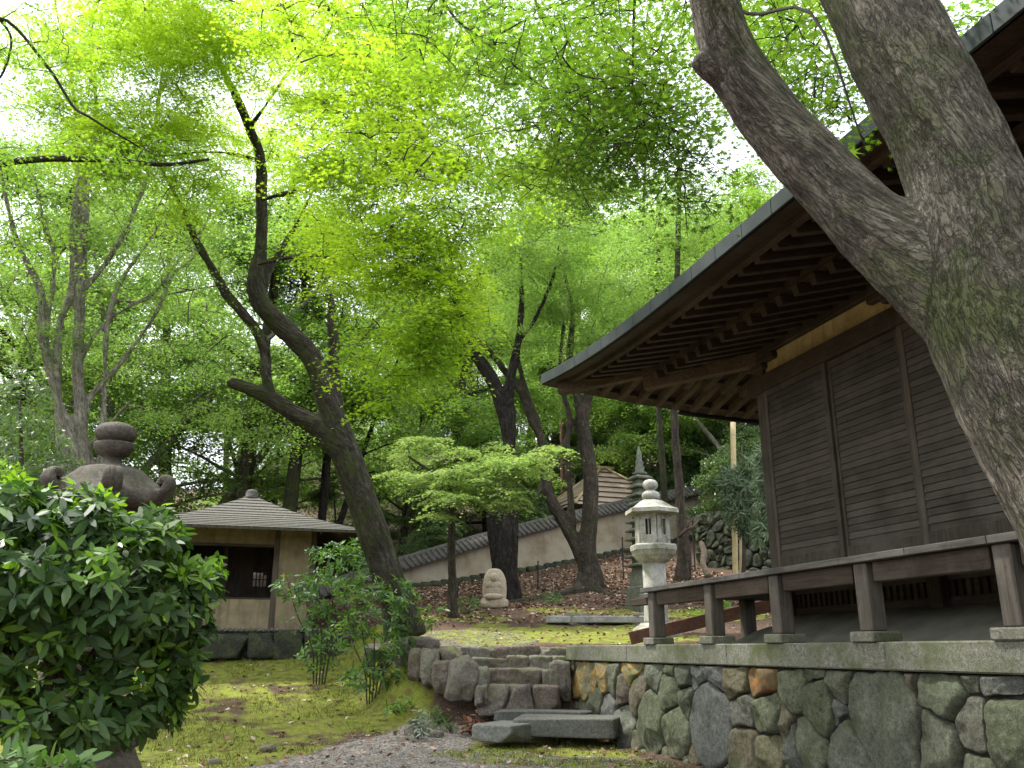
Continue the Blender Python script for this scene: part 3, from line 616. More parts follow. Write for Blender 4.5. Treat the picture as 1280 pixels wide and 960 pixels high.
# ============================================================ steps and edging stones
def solo_rock(name, c, size, seed, mat, label, cat, group=None, parent=None, **kw):
    mb = MB(); rock(mb, c, size, seed, **kw)
    if parent is not None: return mb.build(name, mat, parent, True)
    o = mb.build(name, mat, None, True, loc=(c[0], c[1], c[2] - size[2] / 2)); return tag(o, label, cat, group)
def row_stone(parent, x0, x1, yt, yb, D, depth, seed, mat='steps', name="step_stone", pw=11, fc=4):
    a, b = P(x0, yt, D), P(x1, yt, D); c = (a + b) / 2; zt, zb = c[2], P((x0+x1)/2, yb, D)[2]
    wd = np.linalg.norm((b - a)[:2]); rz = math.atan2(b[1] - a[1], b[0] - a[0]); nb = np.array([-math.sin(rz), math.cos(rz), 0])
    h = zt - zb + .12; cc = c + nb * depth / 2; cc[2] = zt - h / 2
    solo_rock(name, cc, (wd * 1.10, depth, h * 1.10), seed, M[mat], None, None, parent=parent, rz=rz, pw=pw, rough=.15, facets=fc)
flight = thing("stone_steps", G(650, 15.4), "flight of rough fieldstone steps climbing to the terrace beside the platform wall", "steps")
for i, (x0, x1, yt, yb, D, dp) in enumerate([
    (598, 634, 858, 884, 15.25, .6), (634, 667, 859, 884, 15.25, .55), (667, 698, 859, 885, 15.3, .6),
    (601, 677, 837, 860, 15.7, .75), (677, 692, 838, 859, 15.72, .6), (597, 609, 857, 872, 15.2, .4), (688, 712, 829, 866, 15.7, .5),
    (592, 635, 822, 838, 16.2, .6), (635, 662, 821, 838, 16.2, .5), (662, 690, 821, 837, 16.2, .55), (689, 713, 821, 833, 16.2, .5),
    (576, 616, 808, 822, 16.6, .6), (614, 672, 808, 823, 16.6, .6), (672, 711, 810, 821, 16.6, .55)]):
    row_stone(flight, x0, x1, yt, yb, D, dp, 60 + i)
edge = thing("rubble_edging", G(555, 15.8), "low retaining edge of upright mossy fieldstones left of the steps, below the leaning maple", "wall")
for i, (x0, x1, yt, yb, D, dp) in enumerate([
    (455, 476, 806, 826, 17.0, .5), (474, 496, 803, 830, 16.8, .5), (494, 512, 798, 834, 16.5, .5), (511, 528, 812, 846, 16.1, .5), (526, 549, 810, 852, 15.9, .5),
    (548, 578, 810, 838, 16.0, .6), (541, 565, 828, 862, 15.55, .5), (556, 598, 820, 872, 15.3, .7), (592, 612, 836, 864, 15.35, .5), (508, 548, 796, 810, 16.6, .7), (546, 580, 805, 815, 16.7, .6), (594, 604, 858, 876, 15.1, .35)]):
    row_stone(edge, x0, x1, yt, yb - (yb - yt)*.12, D, dp, 90 + i, name="edging_stone", pw=4.2, fc=9)
def slab(x0, x1, yt, yb, D, depth, seed, label):
    a, b = P(x0, yt, D), P(x1, yt, D - .35); c = (a + b) / 2; rz = math.atan2(b[1] - a[1], b[0] - a[0]); nb = np.array([-math.sin(rz), math.cos(rz), 0])
    h = c[2] - P((x0+x1)/2, yb, D)[2]; cc = c + nb * depth / 2; cc[2] = c[2] - h / 2
    mb = MB(); rock(mb, cc, (np.linalg.norm((b - a)[:2]), depth, h), seed, rz=rz, pw=22, rough=.03, facets=2)
    tag(mb.build("stone_slab", M['slab'], None, True, loc=(cc[0], cc[1], cc[2] - h/2)), label, "stone slab")
slab(589, 640, 906, 927, 13.8, .9, 5, "short flat grey slab set lowest and leftmost at the foot of the steps")
slab(640, 768, 897, 921, 14.0, .8, 8, "long flat grey slab at the foot of the steps, ending against the platform wall")
slab(616, 735, 889, 904, 14.75, .5, 12, "thin pale slab just behind the long slab, below the first row of step stones")
# ------------------------------------------------------------ stone bench
a, b = P(683, 771, 20.3), P(818, 771, 20.3); c = (a + b) / 2; bench = thing("stone_bench", (c[0], c[1], gz(c[0], c[1])), "long grey stone bench slab on low block feet at the edge of the terrace", "bench")
mb = MB(); mb.beam(a - (0, 0, .06), b - (0, 0, .06), .42, .15, ch=.02); mb.build("seat", M['bench'], bench, noise=.008)
for t in (.27, .86):
    q = a + (b - a) * t; solo_rock("foot", (q[0], q[1], gz(q[0], q[1]) + .08), (.42, .36, .34), 31 + int(t * 10), M['steps'], None, None, parent=bench, pw=5, rough=.05)
# ------------------------------------------------------------ leaning board under the veranda
mb = MB(); a = np.array([5.98, 13.55, 1.50]); b = np.array([8.6, 12.6, 2.10])
mb.beam(a + (0, 0, .07), b + (0, 0, .10), .05, .20, ch=.008); mb.beam(a + (0, .05, .155), b + (0, .05, .19), .14, .03, ch=.006); o = mb.build("wooden_ramp", M['redwood'], None, loc=(5.98, 13.55, 1.466))
tag(o, "red brown wooden board sloping up across the platform beneath the veranda end", "board")
# ============================================================ white lantern on the terrace
def hexr(k=0): return k * math.pi / 3
def white_lantern():
    D = 18.5; b = P(821, 785, D); x, y = b[0], b[1]; z0 = gz(x, y); s = D / 1115.0
    def zy(py): return P(821, py, D)[2] - z0
    t = thing("stone_lantern", (x, y, z0), "tall pale granite lantern with round double finial and hexagonal cap, standing beyond the veranda end", "lantern")
    o = (x, y, z0); rot = .35
    MB().lathe(o, [(.50, -.1), (.50, .06), (.46, .13), (.36, .20), (.31, .24)], 24).build("base", M['whitestone'], t, True, noise=.006)
    zs0, zs1 = .235, zy(702)
    MB().lathe(o, [(.255, zs0), (.245, zs0 + .05), (.235, (zs0+zs1)/2), (.235, zs1 + .01)], 28).build("shaft", M['whitestone'], t, True, noise=.004)
    za, zb = zy(703), zy(681)
    MB().lathe(o, [(.27, za - .01), (.36, za + .05), (.44, za + .14), (.475, zb - .13), (.49, zb - .12), (.49, zb - .03), (.46, zb)], 6, rot).build("platform", M['whitestone'], t, noise=.006)
    fa, fb = zb - .005, zy(644)
    # fire box: six corner walls with window slots
    fire = MB(); R0 = .335; pts = [np.array([x + R0*math.cos(rot + hexr(k)), y + R0*math.sin(rot + hexr(k))]) for k in range(6)]
    for k in range(6):
        p, q = pts[k], pts[(k+1) % 6]
        if k in (3, 4, 0):
            for u0, u1, w0, w1 in ((0, .33, 0, 1), (.67, 1, 0, 1), (.33, .67, 0, .3), (.33, .67, .82, 1)):
                A, B = p + (q - p) * u0, p + (q - p) * u1
                fire.beam((*A, z0 + fa + (fb - fa) * (w0 + w1)/2), (*B, z0 + fa + (fb - fa) * (w0 + w1)/2), .07, (fb - fa) * (w1 - w0), ch=.003)
            m_ = (p + q) / 2; fire.beam((*m_, z0 + fa + (fb-fa)*.3), (*m_, z0 + fa + (fb-fa)*.82), .02, .03, up=(1, 0, .2), ch=.002)
        else: fire.beam((*p, z0 + (fa + fb)/2), (*q, z0 + (fa + fb)/2), .07, fb - fa, ch=.003)
    fire.build("fire_box", M['whitestone'], t)
    MB().lathe(o, [(.20, fa + .01), (.20, fb - .01)], 6, rot).build("fire_chamber", M['core'], t)
    ca, cb = fb - .005, zy(625)
    MB().lathe(o, [(.34, ca), (.55, ca + .02), (.57, ca + .03), (.56, ca + .11), (.46, ca + .15), (.35, ca + .23), (.24, cb - .02), (.16, cb)], 6, rot).build("cap", M['whitestone'], t, noise=.010)
    n0, n1 = cb - .01, zy(599); h = n1 - n0
    MB().lathe(o, [(.10, n0), (.15, n0 + .04*h), (.182, n0 + .14*h), (.188, n0 + .24*h), (.165, n0 + .36*h), (.11, n0 + .44*h), (.085, n0 + .47*h), (.085, n0 + .50*h), (.12, n0 + .54*h), (.150, n0 + .63*h), (.16, n0 + .74*h), (.148, n0 + .86*h), (.105, n0 + .95*h), (.05, n0 + .99*h), (.01, n1)], 24).build("finial", M['whitestone'], t, True, noise=.004)
white_lantern()
# ============================================================ dark lantern behind the foreground shrub
def dark_lantern():
    D = 8.0; b = P(104, 850, D); x, y = b[0], b[1]
    def Z(py): return P(125, py, D)[2]
    z0 = Z(988); t = thing("stone_lantern", (x, y, z0), "big dark weathered lantern with curled cap corners, half hidden by the glossy shrub at left", "lantern"); o = (x, y, 0)
    K = .80; m = M['lanternstone']; rot = RAD(-90 + 10)
    mb = MB().lathe(o, [(.60, z0 - .25), (.60, z0 + .10), (.58, z0 + .14), (.50, Z(943)), (.44, Z(915))], 6, rot); mb.build("base", m, t, noise=.012)
    mb = MB()
    for k in range(16):                               # lotus petals round the foot
        a = k * math.pi / 8; rock(mb, (x + .40*math.cos(a), y + .40*math.sin(a), Z(921)), (.19, .17, .17), k, n=6, rz=a, pw=2.4, rough=.03, facets=0)
    mb.build("lotus_petals", m, t, True)
    mb = MB().lathe(o, [(.37, Z(918)), (.36, Z(905)), (.29, Z(895)), (.265, Z(880)), (.255, Z(820)), (.29, Z(814)), (.29, Z(806)), (.255, Z(800)), (.245, Z(742)), (.28, Z(737))], 28); mb.build("shaft", m, t, True, noise=.008)
    mb = MB().lathe(o, [(.24, Z(738)), (.34, Z(725)), (.43, Z(712)), (.45, Z(708)), (.45, Z(694)), (.42, Z(691))], 6, rot); mb.build("platform", m, t, noise=.01)
    mb = MB().lathe(o, [(.27, Z(692)), (.27, Z(632))], 6, rot); fb = mb.build("fire_box", m, t, noise=.006)
    for k in (0, 1, 2, 3, 4, 5):
        a = rot + math.pi/6 + k*math.pi/3; r_ = .27*math.cos(math.pi/6) + .004; w_ = MB(); w_.frame((x + r_*math.cos(a), y + r_*math.sin(a), Z(662)), .006, .07, .11, np.array([[math.cos(a), -math.sin(a), 0], [math.sin(a), math.cos(a), 0], [0, 0, 1]]), .002)
        w_.build("fire_window", M['core'], fb)
    # cap: hexagonal bell with the rim rising to the corners
    V = []; F = []; seg = 72; prof = [(.24, Z(636), 0), (.43, Z(635), .6), (.465, Z(631), 1), (.468, Z(623), 1), (.43, Z(616), .8), (.37, Z(607), .45), (.315, Z(597), .2), (.265, Z(589), .08), (.19, Z(584), 0), (.13, Z(583), 0)]
    for r, z, c in prof:
        for j in range(seg):
            a = 2*math.pi*j/seg; u = (a % (math.pi/3)) / (math.pi/3) * 2 - 1; hx = math.cos(math.pi/6) / math.cos(u*math.pi/6)
            rr = r * (1.06 * hx * .6 + .4); V.append((x + rr*math.cos(a + rot), y + rr*math.sin(a + rot), z + .07 * c * abs(u)**3))
    n = len(prof); F = [(i*seg+j, i*seg+(j+1) % seg, (i+1)*seg+(j+1) % seg, (i+1)*seg+j) for i in range(n-1) for j in range(seg)] + [tuple(range(seg))[::-1], tuple(range((n-1)*seg, n*seg))]
    V = np.array(V); V = V + .008 * np.stack([vn(V*9, k) for k in range(3)], 1)
    obj("cap", V, F, m, t, True)
    for k in range(6):                                # curled corner scrolls
        a = rot + hexr(k); ca, sa = math.cos(a), math.sin(a); z1 = Z(622); sp = [(.24, z1 + .13, .035), (.34, z1 + .07, .04), (.43, z1 + .03, .044), (.49, z1 + .045, .046), (.515, z1 + .09, .046), (.508, z1 + .13, .043), (.48, z1 + .15, .038), (.455, z1 + .13, .033), (.465, z1 + .105, .026)]
        s = catmull(np.array([(x + r*ca, y + r*sa, z, w) for r, z, w in sp]), 4); mb = MB()
        mb.tube(s[:, :3], s[:, 3], 12); mb.tube(s[:, :3] + np.array([-sa, ca, 0])*.035, s[:, 3]*.92, 12); mb.tube(s[:, :3] - np.array([-sa, ca, 0])*.035, s[:, 3]*.92, 12)
        mb.build("cap_scroll", m, t, True, noise=.006, nf=9)
    MB().lathe(o, [(.140, Z(586)), (.13, Z(581.5)), (.09, Z(580)), (.07, Z(576)), (.07, Z(572)), (.085, Z(570)), (.128, Z(566.5)), (.156, Z(560)), (.163, Z(555)), (.158, Z(553)), (.125, Z(552)), (.110, Z(551.3)), (.125, Z(550.3)), (.155, Z(546)), (.168, Z(540)), (.156, Z(534)), (.122, Z(530)), (.08, Z(527.5)), (.02, Z(526.5))], 36).build("finial", m, t, True, noise=.004)
dark_lantern()
# ============================================================ tiered stone pagoda
D = 23.0; b = P(806, 742, D); zz = gz(b[0], b[1]); pag = thing("stone_pagoda", (b[0], b[1], zz), "slim green grey many tiered stone pagoda rising behind the pale lantern", "pagoda")
def Zp(py): return P(806, py, D)[2]
MB().lathe((b[0], b[1], 0), [(.48, zz - .1), (.48, Zp(735)), (.40, Zp(733)), (.36, Zp(714))], 4, .9).build("base", M['pagodastone'], pag, noise=.01)
ys_ = np.linspace(714, 594, 12)
for k in range(11):
    y0, y1 = ys_[k], ys_[k+1]; wr = .50 - .016*k; h = Zp(y1) - Zp(y0)
    MB().lathe((b[0], b[1], Zp(y0)), [(wr*.62, -.01), (wr*.62, h*.45), (wr, h*.5), (wr*1.04, h*.68), (wr*.80, h*.86), (wr*.55, h*1.0)], 4, .9).build("tier", M['pagodastone'], pag, noise=.006)
MB().lathe((b[0], b[1], 0), [(.18, Zp(594)), (.20, Zp(591)), (.11, Zp(589)), (.13, Zp(585)), (.09, Zp(582)), (.11, Zp(578)), (.07, Zp(575)), (.08, Zp(570)), (.02, Zp(558))], 12).build("spire", M['pagodastone'], pag, True)
# ============================================================ carved statue
D = 23.4; b = P(618, 754, D); z0 = gz(b[0], b[1]); st = thing("stone_statue", (b[0], b[1], z0), "small buff stone statue of a seated figure at the foot of the dark trunk", "statue")
face = nrm(np.array([-b[0], -b[1], 0])); sx = np.array([face[1], -face[0], 0]); rz = math.atan2(sx[1], sx[0])
def rel(u, f, h): return b * (1, 1, 0) + sx * u + face * f + np.array([0, 0, z0 + h])
mb = MB(); rock(mb, rel(0, -.02, .45), (.62, .30, 1.08), 3, rz=rz, pw=2.5, rough=.05, facets=2); mb.build("backing_slab", M['buff'], st, True)
mb = MB(); rock(mb, rel(.0, .02, .10), (.72, .5, .32), 9, rz=rz, pw=3, rough=.08); mb.build("plinth", M['buff'], st, True)
mb = MB(); rock(mb, rel(.02, .15, .42), (.36, .22, .44), 4, n=6, rz=rz, pw=2.3, rough=.03, facets=1); rock(mb, rel(.02, .20, .26), (.50, .26, .17), 5, n=6, rz=rz, pw=2.4, rough=.03, facets=0); rock(mb, rel(.02, .22, .74), (.20, .20, .24), 6, n=6, rz=rz, pw=2.1, rough=.01, facets=0); rock(mb, rel(.02, .16, .55), (.42, .22, .22), 8, n=6, rz=rz, pw=2.4, rough=.02, facets=0)
mb.build("seated_figure", M['buff'], st, True)
# ============================================================ tea pavilion
def pavilion():
    cx, cyy, yF, yB, hw = -.03, 22.4, 21.0, 23.8, 1.47; z0 = 1.25; zb = 1.82; ze = 3.92; za = 4.95; rw = 2.62
    t = thing("tea_pavilion", (cx, cyy, z0), "small tea pavilion with pyramidal shingle roof and ochre plaster walls, behind the shrubs", "pavilion")
    mb = MB(); N_ = 13                                # roof: stepped shingle courses
    for i in range(N_):
        f0, f1 = i / N_, (i + 1) / N_; r0, r1 = rw * (1 - f0) + .10 * f0, rw * (1 - f1) + .10 * f1
        sag = lambda f: ze + (za - ze) * (f + .10 * math.sin(f * math.pi) * -1)
        h0, h1 = sag(f0), sag(f1); V = []
        lift = lambda a, b_: .0
        for r, z in ((r0, h0 - .045), (r0 + .035, h0 + .018), (r1 + .005, h1 + .010), (r1, h1 - .02)):
            for sx_, sy_ in ((-1, -1), (1, -1), (1, 1), (-1, 1)): V.append((cx + sx_*r, cyy + sy_*r, z))
        mb.add(V, [(k*4+j, k*4+(j+1) % 4, (k+1)*4+(j+1) % 4, (k+1)*4+j) for k in range(3) for j in range(4)])
    rf = mb.build("roof", M['shingle'], t)
    MB().lathe((cx, cyy, za - .03), [(.20, 0), (.21, .05), (.15, .08), (.15, .18), (.11, .23), (.05, .25)], 16).build("finial", M['tile'], rf, True)
    for k in np.arange(-rw + .15, rw, .40):
        for sgn in (-1, 1):
            mb = MB(); e = min(1.25, rw - abs(k)); a_ = (cx + k, cyy + sgn*(rw - .06), ze - .06); b_ = (cx + k, cyy + sgn*(rw - e), ze - .06 + e*.33); mb.beam(a_, b_, .05, .07); mb.build("rafter", M['timber_x'], t); mb = MB()
            a_ = (cx + sgn*(rw - .06), cyy + k, ze - .06); b_ = (cx + sgn*(rw - e), cyy + k, ze - .06 + e*.33); mb.beam(a_, b_, .05, .07); mb.build("rafter", M['timber_x'], t)
    for sx_ in (-1, 1):
        for y in (yF, yB):
            MB().box(cx + sx_*hw - .06, cx + sx_*hw + .06, y - .06, y + .06, zb, ze + .42, .012).build("post", M['timber_z'], t)
    xm = .62
    MB().box(xm - .06, xm + .06, yF - .055, yF + .055, zb, ze + .2, .012).build("post", M['timber_z'], t)
    def panel(name, *b_): MB().box(*b_, .003).build(name, M['ochre'], t)
    panel("low_wall", cx - hw + .06, xm - .06, yF - .03, yF + .03, zb + .02, zb + .66)
    panel("lintel_wall", cx - hw + .06, xm - .06, yF - .03, yF + .03, zb + 1.86, ze + .2)
    panel("side_panel", xm + .06, cx + hw - .06, yF - .03, yF + .03, zb + .02, ze + .2)
    MB().box(cx - hw + .05, xm - .05, yF - .05, yF + .05, zb + 1.81, zb + 1.865, .006).build("lintel", M['timber_x'], t)
    MB().box(cx - hw + .05, xm - .05, yF - .045, yF + .045, zb + .655, zb + .69, .006).build("sill", M['timber_x'], t)
    # back wall with two windows, left wall, partly open right side
    bw = MB(); ww = [(-1.28, -.55, zb + .95, zb + 1.80), (.17, .50, zb + 1.12, zb + 1.46)]
    bw.box(cx - hw, ww[0][0], yB - .03, yB + .03, zb, ze + .3, .002); bw.box(ww[0][1], ww[1][0], yB - .03, yB + .03, zb, ze + .3, .002); bw.box(ww[1][1], cx + hw, yB - .03, yB + .03, zb, ze + .3, .002)
    for a_, b_, c_, d_ in ww: bw.box(a_, b_, yB - .029, yB + .029, zb, c_, .002); bw.box(a_, b_, yB - .029, yB + .029, d_, ze + .3, .002)
    for xb in (.25, .335, .42): bw.box(xb - .012, xb + .012, yB - .02, yB + .02, zb + 1.12, zb + 1.46, .002)
    bw.box(.17, .50, yB - .018, yB + .018, zb + 1.28, zb + 1.30, .002)
    bw.build("back_wall", M['timber_z'], t)
    MB().box(cx - hw - .03, cx - hw + .03, yF + .06, yB - .06, zb, ze + .3, .002).build("left_wall", M['ochre'], t)
    rb = MB(); rb.box(cx + hw - .03, cx + hw + .03, yF + .9, yB - .06, zb, ze + .3, .002); rb.box(cx + hw - .028, cx + hw + .028, yF + .06, yF + .9, ze - .3, ze + .3, .002); rb.build("right_wall", M['timber_z'], t)
    MB().box(-.55, -.45, 22.3, 22.4, zb, ze + .3, .01).build("inner_post", M['timber_z'], t)
    MB().box(cx - hw, cx + hw, 23.2, 23.7, zb + .38, zb + .44, .01).build("bench", M['timber_x'], t)
    MB().box(cx - hw, cx + hw, yF - .05, yB, zb - .06, zb + .01, .01).build("floor", M['white_plaster'], t)
    mb = MB(); r = np.random.default_rng(3)
    for x_ in np.arange(cx - 2.1, cx + 2.0, .115): rock(mb, (x_, yF - .33 + r.uniform(-.02, .02), zb - .0), (.11, .12, .07), int(x_*50) + 400, n=3, pw=2.4, rough=.05, facets=0)
    mb.build("pebble_row", M['steps'], t, True)
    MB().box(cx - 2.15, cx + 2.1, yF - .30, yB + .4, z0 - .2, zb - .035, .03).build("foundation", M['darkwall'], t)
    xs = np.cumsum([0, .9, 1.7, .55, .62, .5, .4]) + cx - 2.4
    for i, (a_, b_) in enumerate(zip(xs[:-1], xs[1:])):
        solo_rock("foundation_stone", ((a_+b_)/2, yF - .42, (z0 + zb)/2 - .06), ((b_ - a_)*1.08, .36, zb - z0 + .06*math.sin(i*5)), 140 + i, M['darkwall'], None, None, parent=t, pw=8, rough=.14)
pavilion()
# ============================================================ earthen wall with tiled coping
def earth_wall():
    pts = []
    for px_, D in ((395, 28.0), (500, 29.0), (600, 30.6), (700, 32.4), (800, 34.6), (897, 37.0)):
        p = P(px_, 700, D); pts.append((p[0], p[1]))
    pts = np.array(pts); s = np.concatenate([[0], np.cumsum(np.linalg.norm(np.diff(pts, axis=0), axis=1))]); L = s[-1]
    def at(u): return np.array([np.interp(u, s, pts[:, 0]), np.interp(u, s, pts[:, 1])])
    top = np.interp
    tz = np.array([P(px_, py, D)[2] for px_, py, D in ((395, 733, 28.0), (500, 698, 29.0), (600, 669, 30.6), (700, 644, 32.4), (800, 622, 34.6), (897, 604, 37.0))])
    def zt(u): return np.interp(u, s, tz)
    e = thing("garden_wall", (*at(L/2), gz(*at(L/2))), "long buff earthen wall with grey tiled coping climbing the slope behind the terrace", "wall")
    us = np.linspace(0, L, 60); V = []; F = []
    for u in us:
        p = at(u); t = nrm(at(min(L, u + .1)) - at(max(0, u - .1))); n = np.array([t[1], -t[0]])
        g = gz(*p) - .5
        for off, z in ((.20, g), (.17, zt(u) - .42), (-.17, zt(u) - .42), (-.20, g)): V.append((*(p + n*off), z))
    F = [(i*4+j, (i+1)*4+j, (i+1)*4+j+1, i*4+j+1) for i in range(59) for j in range(3)] + [(0, 1, 2, 3), (236, 239, 238, 237)]
    obj("wall_body", V, F, M['earth'], e)
    mb = MB(); V = []; F = []
    for u in us:                                       # coping body, follows the slope
        p = at(u); t = nrm(at(min(L, u + .1)) - at(max(0, u - .1))); n = np.array([t[1], -t[0]]); z = zt(u)
        for off, dz in ((.46, -.40), (.47, -.33), (.09, -.06), (-.09, -.06), (-.47, -.33), (-.46, -.40)): V.append((*(p + n*off), z + dz))
    F = [(i*6+j, (i+1)*6+j, (i+1)*6+(j+1) % 6, i*6+(j+1) % 6) for i in range(59) for j in range(6)] + [tuple(range(6))[::-1], tuple(range(354, 360))]
    mb.add(V, F)
    for u in np.arange(.1, L, .20):
        p = at(u); t = nrm(at(min(L, u + .1)) - at(max(0, u - .1))); n = np.array([t[1], -t[0]]); z = zt(u)
        for sg in (1, -1): mb.tube([(*(p + n*sg*.06), z - .02), (*(p + n*sg*.28), z - .17), (*(p + n*sg*.50), z - .325)], .043, 7)
    mb.tube([(*at(u), zt(u) - .0) for u in us], .06, 8); mb.tube([(*at(u), zt(u) - .07) for u in us], .10, 8)
    mb.build("tile_coping", M['tile'], e, True)
    V = []                                            # rubble footing
    mb = MB(); r = np.random.default_rng(8)
    for u in np.arange(.2, L, .38):
        p = at(u); t = nrm(at(min(L, u + .1)) - at(max(0, u - .1))); n = np.array([t[1], -t[0]]); q = p + n*.24
        rock(mb, (q[0], q[1], gz(*q) + .04), (.42, .25, .26), int(u*31), n=6, rz=math.atan2(t[1], t[0]), rough=.06)
    mb.build("footing_stones", M['darkwall'], e, True)
earth_wall()
# ------------------------------------------------------------ dark terrace wall beyond the hall
def terrace_wall():
    a = P(872, 700, 30.0); b = P(985, 700, 27.5); t = nrm((b - a)[:2]); L = np.linalg.norm((b - a)[:2]); n = np.array([t[1], -t[0]])
    z0 = min(gz(a[0], a[1]), gz(b[0], b[1])) - .3; h = P(900, 640, 29.5)[2] - z0
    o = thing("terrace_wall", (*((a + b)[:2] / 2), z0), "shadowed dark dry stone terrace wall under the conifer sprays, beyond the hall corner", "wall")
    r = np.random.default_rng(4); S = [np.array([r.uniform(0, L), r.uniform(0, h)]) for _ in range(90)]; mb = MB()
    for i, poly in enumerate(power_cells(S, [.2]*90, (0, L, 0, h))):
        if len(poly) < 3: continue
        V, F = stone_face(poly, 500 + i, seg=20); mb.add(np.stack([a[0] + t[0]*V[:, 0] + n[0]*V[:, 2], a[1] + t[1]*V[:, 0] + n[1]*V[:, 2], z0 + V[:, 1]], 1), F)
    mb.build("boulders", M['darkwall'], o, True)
    mb = MB(); c = (a + b)/2; c2 = c[:2] - n*.4; mb.frame((*c2, z0 + h/2), L/2, .38, h/2 - .02, np.array([[t[0], -n[0], 0], [t[1], -n[1], 0], [0, 0, 1]]), .02); mb.build("core", M['core'], o)
terrace_wall()
# ============================================================ bark roofed hut beyond the wall
def hut():
    D = 38.5; c = P(756, 640, D); g = gz(c[0], c[1]); za = P(752, 587, D)[2]; ze = P(752, 644, D)[2]; rz = YAW * -1 + .35
    t = thing("hut", (c[0], c[1], g), "small hut with brown bark roof held by dark battens, peeping over the earthen wall", "hut"); rw = 2.5
    Mz = np.array([[math.cos(rz), -math.sin(rz)], [math.sin(rz), math.cos(rz)]])
    def W(u, v, z): q = Mz @ np.array([u, v]); return (c[0] + q[0], c[1] + q[1], z)
    mb = MB(); V = [W(-rw, -rw, ze), W(rw, -rw, ze), W(rw, rw, ze), W(-rw, rw, ze), W(-.25, 0, za), W(.25, 0, za)]
    mb.add(V, [(0, 1, 5, 4), (1, 2, 5), (2, 3, 4, 5), (3, 0, 4), (3, 2, 1, 0)]); rf = mb.build("roof", M['bark_roof'], t)
    mb = MB()
    for f in np.linspace(.06, .9, 7):
        r = rw * (1 - f) + .02; z = ze + (za - ze) * f + .03; e = .25 * f
        for p, q in (((-r, -r), (r, -r)), ((r, -r), (r, r)), ((-r, r), (-r, -r))):
            mb.beam(W(p[0]*1 - 0, p[1], z), W(q[0], q[1], z), .05, .04)
    mb.build("roof_batten", M['timber'], rf)
    mb = MB()
    for p in ((-rw, -rw), (rw, -rw), (rw, rw), (-rw, rw)): mb.tube([W(p[0]*1.02, p[1]*1.02, ze + .02), W(.25*np.sign(p[0])*.5, 0, za + .06)], .06, 6)
    mb.beam(W(-.5, 0, za + .08), W(.5, 0, za + .08), .14, .12); mb.build("ridge_pole", M['bamboo'], rf, True)
    mb = MB(); q = np.array([[math.cos(rz), -math.sin(rz), 0], [math.sin(rz), math.cos(rz), 0], [0, 0, 1]]); mb.frame((c[0], c[1], (g + ze)/2), rw - .7, rw - .7, (ze - g)/2 + .02, q, .02); mb.build("wall", M['ochre'], t)
    for u in (-1, 1):
        for v in (-1, 1): mb = MB(); mb.beam(W(u*(rw-.65), v*(rw-.65), g - .1), W(u*(rw-.65), v*(rw-.65), ze), .14, .14, up=(1, 0, 0)); mb.build("post", M['timber_z'], t)
hut()
# ============================================================ small things on the slope
for (px_, yt, yb, D), lab in zip(((673, 702, 735, 26.6), (782, 672, 708, 28.2), (874, 642, 676, 29.2), (571, 728, 752, 24.5)),
        ("thin black iron stake on the bank between the dark trunk and the forked tree", "thin black iron stake on the leaf covered bank, just left of the pale lantern", "thin black iron stake against the dark terrace wall, uphill of the lantern", "short black iron stake beside the pole trunk of the pale maple")):
    g = G(px_, D); zt = P(px_, yt, D)[2]; mb = MB(); mb.tube([(g[0], g[1], g[2] - .1), (g[0] + .01, g[1], zt)], .022, 7); mb.lathe((g[0] + .01, g[1], zt - .02), [(.026, 0), (.026, .03), (.01, .04)], 7)
    tag(mb.build("iron_stake", M['black'], None, loc=g), lab, "stake", "iron stakes along the slope")
g = G(888, 27.0); mb = MB(); mb.tube(catmull([(*P(876, 678, 26.6), .16), (*P(880, 692, 26.3), .17), (*P(879, 706, 26.0), .15), (*P(886, 722, 25.7), .17)], 6)[:, :3], catmull([(0, 0, 0, .07), (1, 0, 0, .10), (2, 0, 0, .085), (3, 0, 0, .11)], 6)[:, 3], 12)
tag(mb.build("log", M['log'], None, True, loc=g, noise=.02, nf=5), "bare pale curved log lying down the leaf covered slope", "log")
mb = MB(); mb.tube([P(848, 672, 27), P(858, 662, 27), P(866, 659, 27.1), P(873, 651, 27.3)], [.05, .05, .04, .02], 8); mb.tube([P(858, 662, 27), P(861, 654, 27), P(867, 648, 27)], [.03, .02, .01], 6)
tag(mb.build("dead_branch", plain("red_dead_wood", (.06, .032, .025), .9), None, True, loc=G(858, 27)), "dark reddish dead branch lying on the slope behind the lantern cap", "branch")
for (x0, y0, x1, y1, D, r), lab in zip(((916, 528, 923, 722, 24.5, .075), (925, 600, 931, 716, 25.0, .05)), ("tall dry bamboo pole standing in front of the dark terrace wall", "shorter thin bamboo pole leaning close beside the tall bamboo pole")):
    g = G(x1, D); a = np.array([g[0], g[1], g[2] - .1]); b = P(x0, y0, D); mb = MB(); n = 14; mb.tube([a + (b - a)*i/n for i in range(n+1)], r, 9)
    for i in range(1, n): q = a + (b - a)*i/n; mb.tube([q - (0, 0, .012), q, q + (0, 0, .012)], [r*1.0, r*1.14, r*1.0], 9, False)
    tag(mb.build("bamboo_pole", M['bamboo'], None, True, loc=g), lab, "pole", "bamboo poles beyond the hall")
